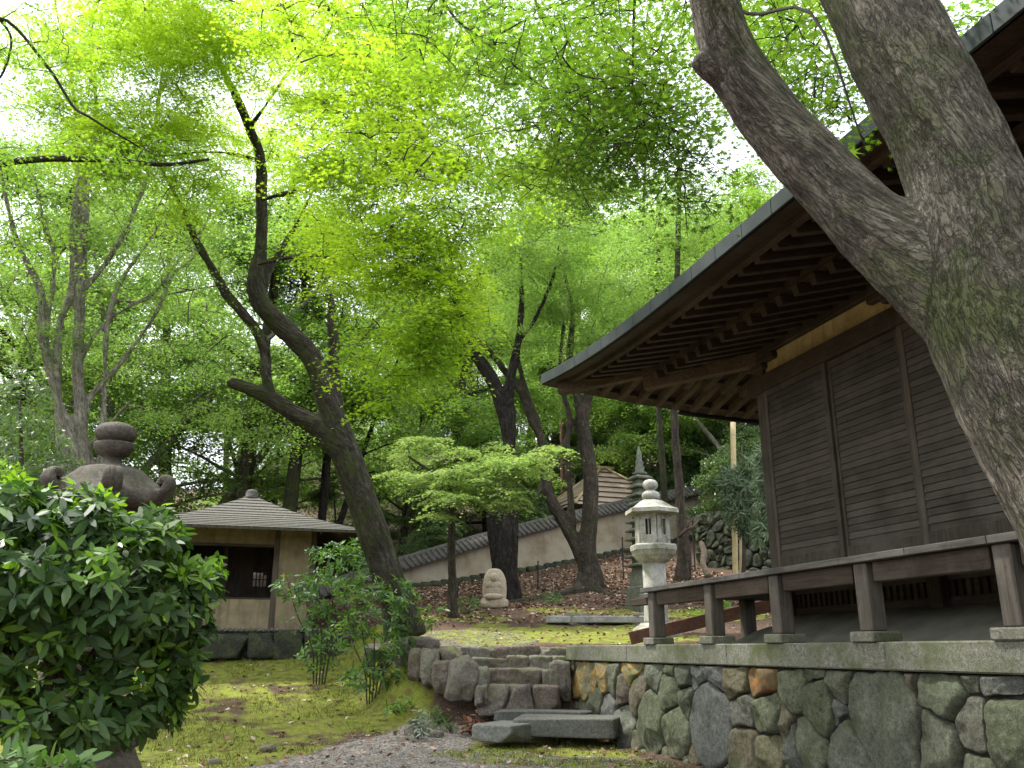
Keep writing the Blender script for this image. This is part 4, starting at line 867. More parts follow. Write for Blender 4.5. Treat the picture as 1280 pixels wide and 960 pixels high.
# loose stones on the lower ground
for (x, D, s, seed), lab in zip(((522, 15.0, .26, 1), (548, 14.9, .18, 2), (345, 13.7, .17, 3), (282, 12.6, .13, 4), (858, 12.4, .2, 6), (838, 12.9, .26, 7)),
        ("rounded pale stone on the moss left of the steps, behind the small silvery plant", "small grey stone between the silvery plant and the slabs", "small white stone alone on the bright moss", "tiny grey stone at the near edge of the moss", "small pale stone at the foot of the platform wall, nearest the camera", "pale chip of stone leaning at the foot of the platform wall")):
    g = G(x, D); solo_rock("loose_stone", (g[0], g[1], g[2] + s*.2), (s*1.3, s, s*.7), 700 + seed, M['steps'], lab, "stone", "loose stones on the ground", n=6)
# ============================================================ trees
def star(lobes, inner=.34):
    out = []
    for i, (a, L) in enumerate(lobes):
        out.append((L*math.cos(RAD(a)), L*math.sin(RAD(a))))
        a2 = lobes[(i+1) % len(lobes)][0] + (360 if i == len(lobes) - 1 else 0); am = (a + a2)/2; k = inner if i < len(lobes) - 1 else .12
        out.append((k*math.cos(RAD(am)), k*math.sin(RAD(am))))
    p = np.array(out); r2 = (p**2).sum(1); return np.concatenate([p*.62, (-.13*r2)[:, None]*.62], 1)
MAPLE7 = star([(-38, .45), (8, .8), (50, 1.0), (90, 1.1), (130, 1.0), (172, .8), (218, .45)], .27)
MAPLE5 = star([(-15, .75), (40, 1.0), (90, 1.1), (140, 1.0), (195, .75)], .30)
MAPLE3 = np.array([(0, -.25, 0), (.55, -.05, -.05), (.17, .17, .02), (0, .68, -.05), (-.17, .17, .02), (-.55, -.05, -.05)])
DIAM = np.array([(0, -.5, 0), (.30, .0, .06), (0, .55, -.03), (-.30, .0, .06)])
OVAL = np.array([(0, 0, 0), (.13, .22, .035), (.165, .5, .04), (.10, .82, .01), (0, 1.0, -.05), (-.10, .82, .01), (-.165, .5, .04), (-.13, .22, .035)])
NEEDLE = np.array([(0, 0, 0), (.06, .5, .0), (0, 1.0, -.06), (-.06, .5, 0)])
def leaf_arrays(pos, nor, size, tmpl, ydir=None, r=rng):
    n = nor / (np.linalg.norm(nor, axis=1)[:, None] + 1e-9); N_ = len(pos)
    h = r.normal(size=(N_, 3)) if ydir is None else ydir
    y = h - n * (h*n).sum(1)[:, None]; y /= np.linalg.norm(y, axis=1)[:, None] + 1e-9; x = np.cross(y, n)
    V = pos[:, None] + size[:, None, None] * (x[:, None]*tmpl[None, :, :1] + y[:, None]*tmpl[None, :, 1:2] + n[:, None]*tmpl[None, :, 2:3])
    k = len(tmpl); return V.reshape(-1, 3), np.arange(N_*k).reshape(N_, k)
def spray_leaves(sprays, n_per, leaf, tmpl, tilt=.45, thick=.10, droop=.35, r=rng, dens=None):
    """flat drooping fans of leaves, the way maple twigs carry them"""
    Ps = []; Ns = []; Ss = []
    for (x, y, z, rad) in sprays:
        n = int(1.35*n_per * (rad/.6)**2 * r.uniform(.75, 1.25))
        a = r.uniform(0, 2*math.pi, n); q = rad * np.sqrt(r.uniform(0, 1, n)); ph = r.uniform(0, 6.28); q = q * (1 + .35*np.sin(a*3 + ph) + .2*np.sin(a*7 + ph*2))
        sl = r.normal(size=2) * .16
        dx, dy = q*np.cos(a), q*np.sin(a); dz = -droop * q*q/rad + r.normal(size=n)*thick*rad + dx*sl[0] + dy*sl[1]
        Ps.append(np.stack([x + dx, y + dy, z + dz], 1))
        nn = r.normal(size=(n, 3))*tilt; nn[:, 2] += 1; nn[:, 0] += .5*droop*dx/rad; nn[:, 1] += .5*droop*dy/rad; Ns.append(nn); Ss.append(r.uniform(.65, 1.2, n)*leaf)
    return leaf_arrays(np.concatenate(Ps), np.concatenate(Ns), np.concatenate(Ss), tmpl, None, r)
def skeleton(paths, n=8): return [catmull(p, n) for p in paths]
def remesh_trunk(paths, voxel, amp, fr, ax=.14, lump=.10, smooth=7, seed=0, seg=16):
    """limbs fused into one skin, then bark ridges running along each limb"""
    mb = MB(); sk = skeleton(paths)
    for s in sk: mb.tube(s[:, :3], s[:, 3], seg)
    V = np.concatenate(mb.V); me = bpy.data.meshes.new("tmp"); me.from_pydata(V.tolist(), [], mb.F); o = bpy.data.objects.new("tmp", me); C.objects.link(o)
    md = o.modifiers.new("r", 'REMESH'); md.mode = 'VOXEL'; md.voxel_size = voxel
    ms = o.modifiers.new("s", 'SMOOTH'); ms.iterations = smooth; ms.factor = .5
    dg = bpy.context.evaluated_depsgraph_get(); dg.update(); e = o.evaluated_get(dg).to_mesh()
    W = np.empty(len(e.vertices)*3, np.float32); e.vertices.foreach_get("co", W); W = W.reshape(-1, 3).astype(float)
    ls = np.empty(len(e.polygons), np.int32); e.polygons.foreach_get("loop_total", ls); li = np.empty(len(e.loops), np.int32); e.loops.foreach_get("vertex_index", li)
    Fq = li.reshape(-1, 4) if (ls == 4).all() else None
    if Fq is None:
        k = np.concatenate([[0], np.cumsum(ls)]); Fq = [tuple(li[k[i]:k[i+1]]) for i in range(len(ls))]
    bpy.data.objects.remove(o); bpy.data.meshes.remove(me)
    e2 = np.zeros_like(W)
    if isinstance(Fq, np.ndarray):
        nn = np.cross(W[Fq[:, 2]] - W[Fq[:, 0]], W[Fq[:, 3]] - W[Fq[:, 1]])
        for k in range(4): np.add.at(e2, Fq[:, k], nn)
    wsum = np.zeros(len(W)); disp = np.zeros(len(W)); best = np.full(len(W), 1e9); qb = np.zeros_like(W); a0 = 0.0
    for s in sk:
        s = catmull(s[::2], 5); d_ = np.gradient(s[:, :3], axis=0); t_ = d_/(np.linalg.norm(d_, axis=1)[:, None] + 1e-9)
        A = a0 + np.concatenate([[0], np.cumsum(np.linalg.norm(np.diff(s[:, :3], axis=0), axis=1))]); a0 += 7.3
        ix = np.empty(len(W), int)
        for i in range(0, len(W), 4000): ix[i:i+4000] = np.argmin(((W[i:i+4000, None] - s[None, :, :3])**2).sum(2), axis=1)
        d = W - s[ix, :3]; t = t_[ix]; al = (d*t).sum(1); rad = d - t*al[:, None]; gap = np.linalg.norm(d, axis=1) - s[ix, 3]
        q = rad.copy(); ax_ = (A[ix] + al)*ax; q[:, 2] += ax_; q[:, 0] += ax_*.3
        wgt = np.exp(-np.clip(gap, -.3, 5)/(voxel*4)); rid = 1 - np.abs(fbm(q*fr, 3, seed))*2.2; rid2 = fbm(q*fr*2.6, 3, seed + 11)
        disp += wgt*(amp*(rid - .5) + amp*.5*rid2); wsum += wgt; m_ = gap < best; best[m_] = gap[m_]; qb[m_] = q[m_]
    disp /= wsum + 1e-12
    un = e2/(np.linalg.norm(e2, axis=1)[:, None] + 1e-12) if isinstance(Fq, np.ndarray) else np.zeros_like(W)
    W = W + un*(disp + lump*.3*fbm(W*2.6, 3, seed + 5))[:, None]
    return W, Fq, qb
def set_vec(o, name, q):
    a = o.data.attributes.new(name, 'FLOAT_VECTOR', 'POINT'); a.data.foreach_set("vector", np.asarray(q, np.float32).reshape(-1))
def fast_trunk(paths, ax=.14, n=6, seg=8):
    mb = MB(); Q = []
    for s in skeleton(paths, n):
        k = len(mb.V); mb.tube(s[:, :3], s[:, 3], seg); L = np.repeat(np.concatenate([[0], np.cumsum(np.linalg.norm(np.diff(s[:, :3], axis=0), axis=1))]), seg)
        d = mb.V[-1] - np.repeat(s[:, :3], seg, axis=0); d[:, 2] += L*ax; Q.append(d)
    V = np.concatenate(mb.V); V = V + .02*np.stack([vn(V*3, k) for k in range(3)], 1) * np.minimum(1, 1)
    return V, mb.F, np.concatenate(Q)
def connect(nodes, sprays, r=rng, r0=.012, sag=.12, fine=True, maxlen=99):
    """twigs from the nearest wood to every spray; a new twig can carry later ones"""
    nodes = [np.array(n[:3]) for n in nodes]; S = np.array(sprays)[:, :3]; NA = np.array(nodes)
    d0 = np.min(np.linalg.norm(S[:, None] - NA[None], axis=2), axis=1); mb = MB()
    for i in np.argsort(d0):
        c = S[i]; dist = np.linalg.norm(NA - c, axis=1); k = int(np.argmin(dist)); a = NA[k]; L = dist[k]
        if L < .05 or L > maxlen: continue
        m1 = a + (c - a)*.35 + r.normal(size=3)*.07*L + (0, 0, sag*L); m2 = a + (c - a)*.72 + r.normal(size=3)*.05*L + (0, 0, sag*.7*L)
        e = c + (c - a)/L*sprays[i][3]*.5 - np.array([0, 0, .12*sprays[i][3]])
        s = catmull(np.array([[*a, r0 + .004*L], [*m1, (r0 + .004*L)*.75], [*m2, (r0 + .004*L)*.5], [*c, .004], [*e, .002]]), 4); mb.tube(s[:, :3], s[:, 3], 5, False)
        NA = np.vstack([NA, s[4:-3:3, :3]])
        if fine:
            for _ in range(2):
                an = r.uniform(0, 6.28); q = sprays[i][3]*r.uniform(.5, .95); f = c + np.array([q*math.cos(an), q*math.sin(an), -.28*q]); mm = (c + f)/2 + np.array([0, 0, .1*q])
                mb.tube([c, mm, f], [.003, .0025, .0015], 4, False)
    return mb
DENS = 1.4
def blob_sprays(blobs, r=rng, dens=None):
    """blobs: photo x, y, distance, half width and half height in photo pixels, depth in m, number, spray radius"""
    out = []
    for (x, y, D, w_, h_, dep, n, rad) in blobs:
        for _ in range(int(n*(dens or DENS))):
            while True:
                q = r.uniform(-1, 1, 3)
                if q @ q <= 1: break
            p = P(x + q[0]*w_, y + q[1]*h_, D + q[2]*dep); out.append((*p, rad*r.uniform(.7, 1.3)))
    return out
BARK = {
 'grey': bark_mat("grey_fissured_bark", (.065, .056, .044), (.155, .136, .108), (.25, .224, .182), (.08, .10, .034), .58, 24, .014),
 'dark': bark_mat("dark_mossy_bark", (.018, .015, .011), (.05, .044, .033), (.11, .097, .076), (.05, .062, .018), .7, 14, .02),
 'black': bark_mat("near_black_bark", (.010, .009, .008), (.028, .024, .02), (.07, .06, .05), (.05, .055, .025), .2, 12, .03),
 'pale': bark_mat("pale_grey_bark", (.14, .128, .104), (.26, .243, .20), (.37, .348, .295), (.10, .12, .05), .35, 16, .012),
 'brown': bark_mat("brown_bark", (.028, .022, .016), (.068, .056, .042), (.13, .11, .083), (.055, .065, .024), .45, 16, .02),
 'red': bark_mat("reddish_cedar_bark", (.09, .05, .036), (.17, .10, .075), (.25, .16, .125), None, 0, 18, .02),
}
TWIG = plain("twig_bark", (.05, .042, .034), .9, 0, .2)
LF = {
 'lime': leaf_mat("lime_maple_leaves", [(.075, .135, .016), (.105, .18, .022), (.15, .23, .028)], [(.26, .44, .018), (.38, .58, .025), (.54, .70, .04)], .66),
 'green': leaf_mat("green_maple_leaves", [(.045, .09, .015), (.07, .13, .02), (.105, .17, .026)], [(.13, .29, .018), (.22, .41, .025), (.36, .54, .04)], .54),
 'mid': leaf_mat("mid_green_leaves", [(.055, .095, .025), (.08, .13, .034), (.115, .17, .045)], [(.16, .32, .045), (.25, .43, .06), (.36, .53, .085)], .54),
 'pale': leaf_mat("pale_green_leaves", [(.14, .20, .075), (.20, .265, .11), (.28, .34, .16)], [(.26, .42, .075), (.36, .52, .10), (.46, .60, .14)], .5),
 'dark': leaf_mat("dark_evergreen_leaves", [(.045, .08, .03), (.075, .12, .045), (.13, .18, .075)], [(.10, .20, .04), (.16, .28, .055), (.22, .34, .08)], .38, .4, .5),
 'conifer': leaf_mat("grey_green_needles", [(.05, .085, .04), (.085, .125, .065), (.13, .18, .10)], [(.06, .12, .04), (.10, .18, .06), (.15, .24, .08)], .25, .6),
}
def tree(name, label, base, paths, bark, sprays, leafkey, tmpl, leaf, n_per, seed, group=None, remesh=None, twigs=True, r0=.012, cat="tree", fine=True, tilt=.45, droop=.35, thick=.10, maxlen=99, nodes_from=None):
    r = np.random.default_rng(seed); t = thing(name, base, label, cat, group)
    if remesh: V, F, q = remesh_trunk(paths, *remesh, seed=seed)
    else: V, F, q = fast_trunk(paths)
    o = obj("trunk", V, F, BARK[bark], t, True); set_vec(o, "bark", q)
    if sprays:
        if twigs:
            nodes = np.concatenate([s[2:] for s in skeleton(paths)[(nodes_from or 0):]]); connect(nodes, sprays, r, r0, fine=fine, maxlen=maxlen).build("twigs", TWIG, t, True)
        V, F = spray_leaves(sprays, n_per, leaf, tmpl, tilt, thick, droop, r); obj("crown", V, F, LF[leafkey], t)
    return t
def lp(pts, D, k=1.0):
    """limb path: photo x, y, pixel width along a distance D (or per point D as 4th)"""
    out = []
    for p in pts:
        d = p[3] if len(p) > 3 else D; q = P(p[0], p[1], d); out.append((*q, k * p[2]/2 * d/1125))
    return out
# ------------------------------------------------------------ big foreground tree at right
def foreground_tree():
    main = lp([(1545, 1330, 330, 3.3), (1535, 1120, 250, 3.25), (1500, 900, 215, 3.2), (1440, 720, 205, 3.2), (1368, 588, 200, 3.2), (1326, 515, 198, 3.2), (1288, 445, 192, 3.2), (1254, 375, 182, 3.2), (1234, 310, 160, 3.21), (1210, 235, 140, 3.24), (1176, 160, 132, 3.27), (1128, 65, 134, 3.33), (1092, -10, 135, 3.4), (1045, -100, 125, 3.5), (990, -260, 100, 3.7), (960, -420, 80, 3.9)], 3.2)
    A = lp([(1310, 480, 120, 3.2), (1225, 395, 128, 3.2), (1155, 338, 112, 3.2), (1092, 284, 98, 3.2), (1018, 207, 92, 3.18), (955, 136, 88, 3.15), (918, 80, 80, 3.1), (899, 30, 72, 3.05), (888, -20, 68, 3.0), (850, -140, 64, 2.95), (780, -300, 58, 2.95)], 3.2)
    knob = lp([(915, 95, 56, 3.1), (882, 82, 36, 3.06), (866, 73, 20, 3.04)], 3.1)
    limbs = [lp([(800, -200, 50, 2.95), (700, -280, 30, 3.6), (640, -160, 14, 4.4), (655, -40, 6, 5.2), (705, 90, 3, 5.8), (715, 150, 2, 5.9)], 3),
             lp([(970, -380, 50, 3.9), (1010, -260, 22, 4.6), (1030, -120, 10, 5.2), (1040, 20, 4, 5.6)], 4),
             lp([(760, -300, 46, 2.95), (560, -340, 24, 4.2), (515, -160, 9, 5.4), (552, -5, 4.5, 5.9), (600, 48, 3.6, 6), (660, 95, 3, 6.2), (720, 140, 2, 6.4)], 3),
             lp([(760, -300, 46, 2.95), (820, -160, 20, 4.0), (795, -20, 6, 5.0), (790, 120, 3, 5.4)], 3)]
    sp = blob_sprays([
        (740, 60, 5.6, 130, 75, .9, 52, .42), (770, 150, 5.8, 110, 60, .8, 46, .40), (640, 40, 6.4, 110, 60, .8, 34, .42), (830, 180, 5.8, 80, 60, .7, 32, .36), (690, 130, 7.5, 150, 90, .8, 34, .45), (900, 40, 7.2, 110, 80, .8, 26, .45),
        (860, 235, 5.6, 50, 35, .4, 8, .30), (700, 190, 6.4, 90, 60, .7, 30, .40), (1010, 60, 5.8, 90, 80, .8, 34, .42), (1040, 140, 5.4, 40, 30, .4, 8, .30), (800, -40, 5.0, 220, 60, .8, 30, .45),
        (1000, -20, 5.2, 90, 40, .7, 10, .42), (540, 0, 6.6, 110, 60, .8, 26, .45), (960, 60, 6.6, 60, 60, .6, 10, .4), (1180, 30, 6.2, 60, 40, .5, 8, .4)])
    up = [(rng.uniform(-4.5, 6.5), rng.uniform(-6.5, 2.5), rng.uniform(5.2, 8.2), .6) for _ in range(190)]  # unseen leaves added overhead and behind the camera to shade the foreground
    sp.append((*P(1075, 168, 3.4), .07))
    t = tree("maple_tree", "huge grey fissured trunk forking in the right foreground in front of the hall", (main[0][0], main[0][1], gz(main[0][0], main[0][1])), [main, A, knob], 'grey', None, None, None, 0, 0, 41, remesh=(.0125, .007, 17.0, .25, .07, 22))
    r = np.random.default_rng(5); mb = MB()
    for l in limbs: s = catmull(l, 8); mb.tube(s[:, :3], s[:, 3], 7)
    mb.build("limbs", TWIG, t, True)
    nodes = np.concatenate([catmull(l, 8)[4:] for l in limbs]); connect(nodes, sp, r, .006, .06).build("twigs", TWIG, t, True)
    V, F = spray_leaves(sp, 72, .066, MAPLE7, .36, .10, .25, r); c_ = obj("crown", V, F, LF['green'], t)
    V, F = spray_leaves(up, 70, .11, MAPLE3, .4, .14, .25, r); obj("added_shade_leaves", V, F, LF['green'], c_)
foreground_tree()
# ------------------------------------------------------------ leaning mossy maple in the middle
def middle_maple():
    D = 17.3
    main = lp([(508, 800, 74), (496, 755, 56), (480, 705, 52), (463, 655, 54), (441, 592, 52), (419, 530, 48), (404, 482, 40), (388, 445, 38), (352, 408, 36), (325, 378, 34), (320, 345, 30), (326, 310, 24), (327, 240, 22), (325, 195, 18, 17), (311, 158, 17, 16.6), (294, 118, 15, 16.2), (266, 62, 12, 15.6), (240, 0, 9, 15)], D, .74)
    left = lp([(428, 560, 52), (400, 535, 40), (370, 518, 32), (330, 494, 27), (292, 479, 20), (288, 477, 14)], D, .74)
    up = lp([(340, 498, 20), (333, 470, 19), (331, 440, 19), (318, 410, 20), (285, 370, 19), (262, 330, 16), (245, 300, 13), (225, 255, 9), (190, 190, 6)], D, .74)
    right = lp([(425, 540, 24), (420, 490, 22), (418, 455, 20), (417, 428, 22), (415, 400, 16), (413, 365, 14)], D, .74)
    fork = lp([(330, 365, 12), (338, 335, 12), (352, 310, 11), (372, 278, 9), (395, 230, 6, 16.5), (420, 170, 4, 15.6)], D, .74)
    l1 = lp([(312, 160, 10, 16.6), (340, 120, 8, 15.5), (380, 60, 6, 14), (420, 0, 4, 12.5)], D, .74)
    l2 = lp([(326, 250, 10, 17), (380, 235, 9, 15.4), (440, 215, 7, 13.6), (500, 225, 5, 12), (560, 290, 3, 11)], D, .74)
    l3 = lp([(322, 330, 9, 17), (380, 320, 8, 15), (440, 330, 6, 13.4), (510, 370, 4, 12)], D, .74)
    l4 = lp([(326, 200, 9, 17), (270, 190, 7, 16), (200, 195, 6, 15.2), (120, 200, 5, 14.8)], D, .74)
    l5 = lp([(240, 0, 9, 15), (290, -90, 9, 12.5), (335, -40, 7, 9.6), (358, 30, 6, 8.6), (382, 92, 5.2, 8.4), (410, 138, 4.5, 8.3), (450, 165, 3.6, 8.2), (520, 215, 2.5, 8.2), (560, 270, 1.6, 8.2)], D, .74)
    l6 = lp([(240, 0, 9, 15), (340, -120, 9, 11.5), (395, -20, 6.5, 8.8), (428, 38, 5.5, 8.2), (475, 62, 4.6, 8.1), (530, 92, 3.4, 8.0), (600, 140, 2, 8.0)], D, .74)
    rad = .5
    sp = blob_sprays([
        # hanging lime fans
        (470, 215, 11, 110, 60, .7, 40, .50), (535, 290, 10.4, 70, 60, .5, 34, .46), (555, 380, 10.2, 42, 55, .4, 24, .42), (480, 320, 11.3, 70, 50, .6, 24, .5), (515, 440, 10.6, 52, 40, .4, 18, .42), (470, 420, 11.6, 40, 50, .4, 7, .45), (480, 495, 11.2, 30, 26, .3, 5, .35),
        (592, 250, 10.4, 38, 60, .4, 9, .42), (430, 150, 8.6, 80, 50, .4, 7, .4), (520, 190, 8.5, 70, 50, .4, 8, .4), (520, 80, 8.3, 80, 40, .4, 8, .4), (420, 50, 8.6, 60, 40, .4, 6, .4),
        # upper middle
        (400, 105, 14, 70, 60, 1.0, 18, .55), (300, 150, 18.5, 110, 90, .8, 24, .6), (450, 110, 11, 90, 70, .8, 33, .5), (545, 150, 10.6, 80, 80, .7, 30, .48), (420, 30, 11, 120, 50, .9, 33, .5), (560, 50, 10, 90, 60, .7, 21, .5), (635, 190, 10.5, 60, 70, .6, 17, .45),
        # upper left
        (230, 60, 14.6, 100, 60, 1.0, 36, .6), (190, 150, 15, 100, 40, 1.0, 24, .6), (150, 185, 14.8, 80, 30, .8, 27, .55), (110, 110, 15.5, 60, 60, .8, 12, .6), (240, 170, 16.6, 50, 30, .8, 11, .55), (250, 215, 15, 40, 24, .8, 9, .5), (225, 260, 15.5, 40, 20, .7, 6, .5), (400, 290, 14, 40, 40, .8, 11, .5), (250, -10, 13.5, 160, 50, 1.2, 36, .6), (360, 60, 15, 40, 30, .8, 6, .5), (150, 60, 16, 120, 60, 1.0, 16, .6), (60, 60, 16, 70, 60, 1.0, 8, .6), (330, 190, 17.8, 60, 40, .6, 8, .5), (300, 40, 14, 80, 40, .8, 14, .55)])
    g = P(500, 790, D); tree("maple_tree", "tall mossy leaning maple with bright lime crown, rising between tea pavilion and steps", (g[0], g[1], gz(g[0], g[1])),
         [main, left, up, right, fork, l1, l2, l3, l4, l5, l6], 'dark', sp, 'lime', MAPLE5, .066, 215, 77, remesh=(.04, .014, 7.0, .2), r0=.010, tilt=.24, thick=.045, droop=.45)
middle_maple()
# ------------------------------------------------------------ many stemmed pale tree at left
def left_tree():
    D = 18.5; B = (104, 640)
    st = [[(85, 640, 30), (78, 560, 26), (72, 505, 20), (60, 455, 17), (52, 420, 17), (50, 362, 16), (25, 312, 13), (15, 280, 12), (4, 230, 10), (-10, 160, 7)],
          [(100, 640, 30), (88, 540, 22), (75, 505, 18), (72, 455, 18), (75, 405, 17), (90, 355, 16), (92, 280, 17), (100, 220, 15), (98, 150, 12), (80, 60, 8), (60, -40, 5)],
          [(108, 640, 34), (102, 540, 26), (97, 455, 24), (100, 380, 23), (105, 280, 21), (110, 210, 18), (120, 140, 13), (115, 60, 9), (120, -40, 6)],
          [(100, 390, 12), (107, 362, 12), (135, 325, 14), (160, 280, 13), (185, 215, 11), (195, 150, 9), (205, 70, 6), (215, -10, 4)],
          [(120, 640, 18), (130, 505, 11), (132, 430, 12), (140, 380, 12), (155, 345, 11), (200, 280, 8), (215, 230, 6), (260, 150, 4)],
          [(112, 640, 20), (95, 492, 12), (112, 430, 9), (140, 397, 8), (190, 367, 8), (212, 340, 7), (250, 287, 6), (290, 240, 4)],
          [(137, 385, 8), (150, 376, 8), (175, 377, 7), (225, 365, 7), (300, 352, 5), (345, 340, 3)],
          [(118, 640, 22), (105, 517, 14), (150, 455, 12), (195, 392, 11), (215, 345, 9), (237, 325, 8), (260, 270, 5), (285, 190, 3)],
          [(110, 560, 14), (160, 505, 6, 17.5), (200, 470, 5, 17), (235, 405, 4, 16.5)],
          [(72, 440, 10), (60, 440, 9), (62, 392, 9), (67, 355, 9), (66, 312, 8), (55, 280, 8), (40, 200, 5)],
          [(150, 625, 5, 17.6), (190, 595, 5, 17.5), (240, 565, 5, 17.4), (290, 571, 4.5, 17.3), (340, 583, 4, 17.2), (400, 575, 3.5, 17.2), (445, 600, 2, 17.2)],
          [(120, 560, 6, 17.8), (160, 508, 5, 17.6), (215, 525, 4.5, 17.4), (260, 545, 4, 17.3), (330, 551, 3.5, 17.2), (385, 556, 2.5, 17.2)]]
    sp = blob_sprays([(60, 150, 18, 110, 90, 2, 22, .75), (130, 30, 18, 120, 70, 2, 24, .8), (200, 320, 18, 100, 50, 2, 18, .7), (30, 330, 19, 60, 60, 1.5, 12, .7), (160, 440, 19, 90, 40, 1.5, 14, .65), (60, 410, 19, 60, 50, 1.5, 10, .65), (270, 420, 18.5, 70, 60, 1.5, 12, .6), (150, 265, 18.6, 130, 28, 1.4, 16, .6), (260, 520, 18, 100, 20, 1.0, 12, .5), (350, 540, 17.6, 60, 18, .8, 8, .45)])
    p = P(104, 640, D); g = gz(p[0], p[1]); paths = []
    for i, s in enumerate(st):
        q = lp(s, D)
        q = [(*v[:3], v[3]*.56) for v in q]
        if s[0][1] >= 640: q = [(p[0] + (q[0][0] - p[0])*.8, p[1] + (i - 2)*.08, g - .2, q[0][3]*1.1)] + q
        paths.append(q)
    tree("maple_tree", "pale grey maple of many slender spreading stems, behind the dark lantern", (p[0], p[1], g), paths, 'pale', sp, 'mid', MAPLE5, .065, 160, 91, remesh=(.035, .006, 8.0, .2), r0=.010)
left_tree()
# ------------------------------------------------------------ dark limb reaching in from the left edge
t_paths = [lp([(-120, 260, 14, 12), (-40, 215, 11, 12), (40, 200, 9, 12), (130, 199, 8, 12), (200, 206, 6, 12), (260, 200, 4, 12)], 12), lp([(-120, 260, 20, 12), (-190, 400, 26, 12), (-230, 700, 34, 12), (-240, 940, 44, 12)], 12),
           lp([(-120, 260, 12, 12), (-60, 90, 9, 11), (0, 25, 5, 10.4), (60, 85, 4, 10.3), (90, 130, 3.5, 10.2), (118, 150, 3, 10), (175, 185, 2, 10)], 12), lp([(0, 25, 4, 10.4), (15, 50, 3, 10.4), (5, 90, 3, 10.4), (-20, 120, 2, 10.4)], 12)]
p = t_paths[1][-1]
tree("maple_tree", "dark limb with long thin branches reaching in from beyond the left edge", (p[0], p[1], gz(p[0], p[1])), t_paths, 'dark', blob_sprays([(40, 60, 10.6, 70, 60, 1, 8, .5), (40, 190, 12, 80, 25, .8, 8, .5), (160, 185, 11.5, 60, 30, .8, 8, .45), (-60, 150, 11, 80, 100, 1, 12, .5), (30, 290, 12, 60, 30, .8, 5, .45)]), 'green', MAPLE5, .07, 100, 14, r0=.006)
# ------------------------------------------------------------ pale layered maple on a pole trunk
D = 21.5; g = G(566, D)
sp = blob_sprays([(620, 578, 21, 60, 12, .8, 12, .55), (585, 595, 21, 60, 14, .9, 14, .55), (640, 590, 20.6, 45, 10, .6, 8, .5), (660, 575, 20.6, 30, 8, .6, 6, .45), (560, 618, 20.6, 45, 14, .7, 10, .5), (610, 622, 20.6, 45, 12, .6, 9, .5), (555, 642, 20.6, 22, 8, .5, 4, .42), (530, 590, 21.5, 40, 18, .9, 10, .55), (690, 562, 20.4, 12, 5, .3, 3, .4), (600, 560, 21.6, 60, 12, .8, 8, .55), (520, 560, 22, 40, 20, .8, 8, .6), (640, 618, 20.5, 20, 8, .4, 4, .4)], dens=1.0)
tree("maple_tree", "small pale green layered maple spreading over a slim straight pole trunk", g, [[(g[0], g[1], g[2] - .1, .14)] + lp([(565, 720, 11), (564, 660, 10), (563, 610, 8), (570, 570, 6)], D), lp([(563, 620, 6), (590, 600, 5, 21.2), (630, 590, 3, 20.8), (670, 580, 2, 20.6)], D), lp([(563, 610, 6), (540, 590, 5, 21.5), (510, 570, 3, 21.8)], D)], 'brown', sp, 'pale', MAPLE5, .085, 250, 33, r0=.008, tilt=.28, droop=.30, thick=.035)
# ------------------------------------------------------------ near black double trunk
D = 25.0; g = G(634, D)
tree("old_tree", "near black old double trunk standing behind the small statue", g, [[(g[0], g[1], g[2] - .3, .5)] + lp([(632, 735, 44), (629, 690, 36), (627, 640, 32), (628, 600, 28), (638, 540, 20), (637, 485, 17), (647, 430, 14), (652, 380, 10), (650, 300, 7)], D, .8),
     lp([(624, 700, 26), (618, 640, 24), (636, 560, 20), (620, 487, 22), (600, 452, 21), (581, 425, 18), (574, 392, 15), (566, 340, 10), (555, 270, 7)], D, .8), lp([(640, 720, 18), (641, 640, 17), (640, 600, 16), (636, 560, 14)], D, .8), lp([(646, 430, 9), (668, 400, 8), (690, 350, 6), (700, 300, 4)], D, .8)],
     'black', blob_sprays([(600, 300, 24, 90, 60, 2.5, 22, .8), (680, 300, 24, 70, 60, 2.5, 16, .8), (570, 380, 24.5, 60, 40, 2, 12, .7), (640, 230, 24, 110, 40, 2.5, 18, .8)]), 'mid', MAPLE5, .08, 160, 57, remesh=(.05, .03, 5, .2), fine=False)
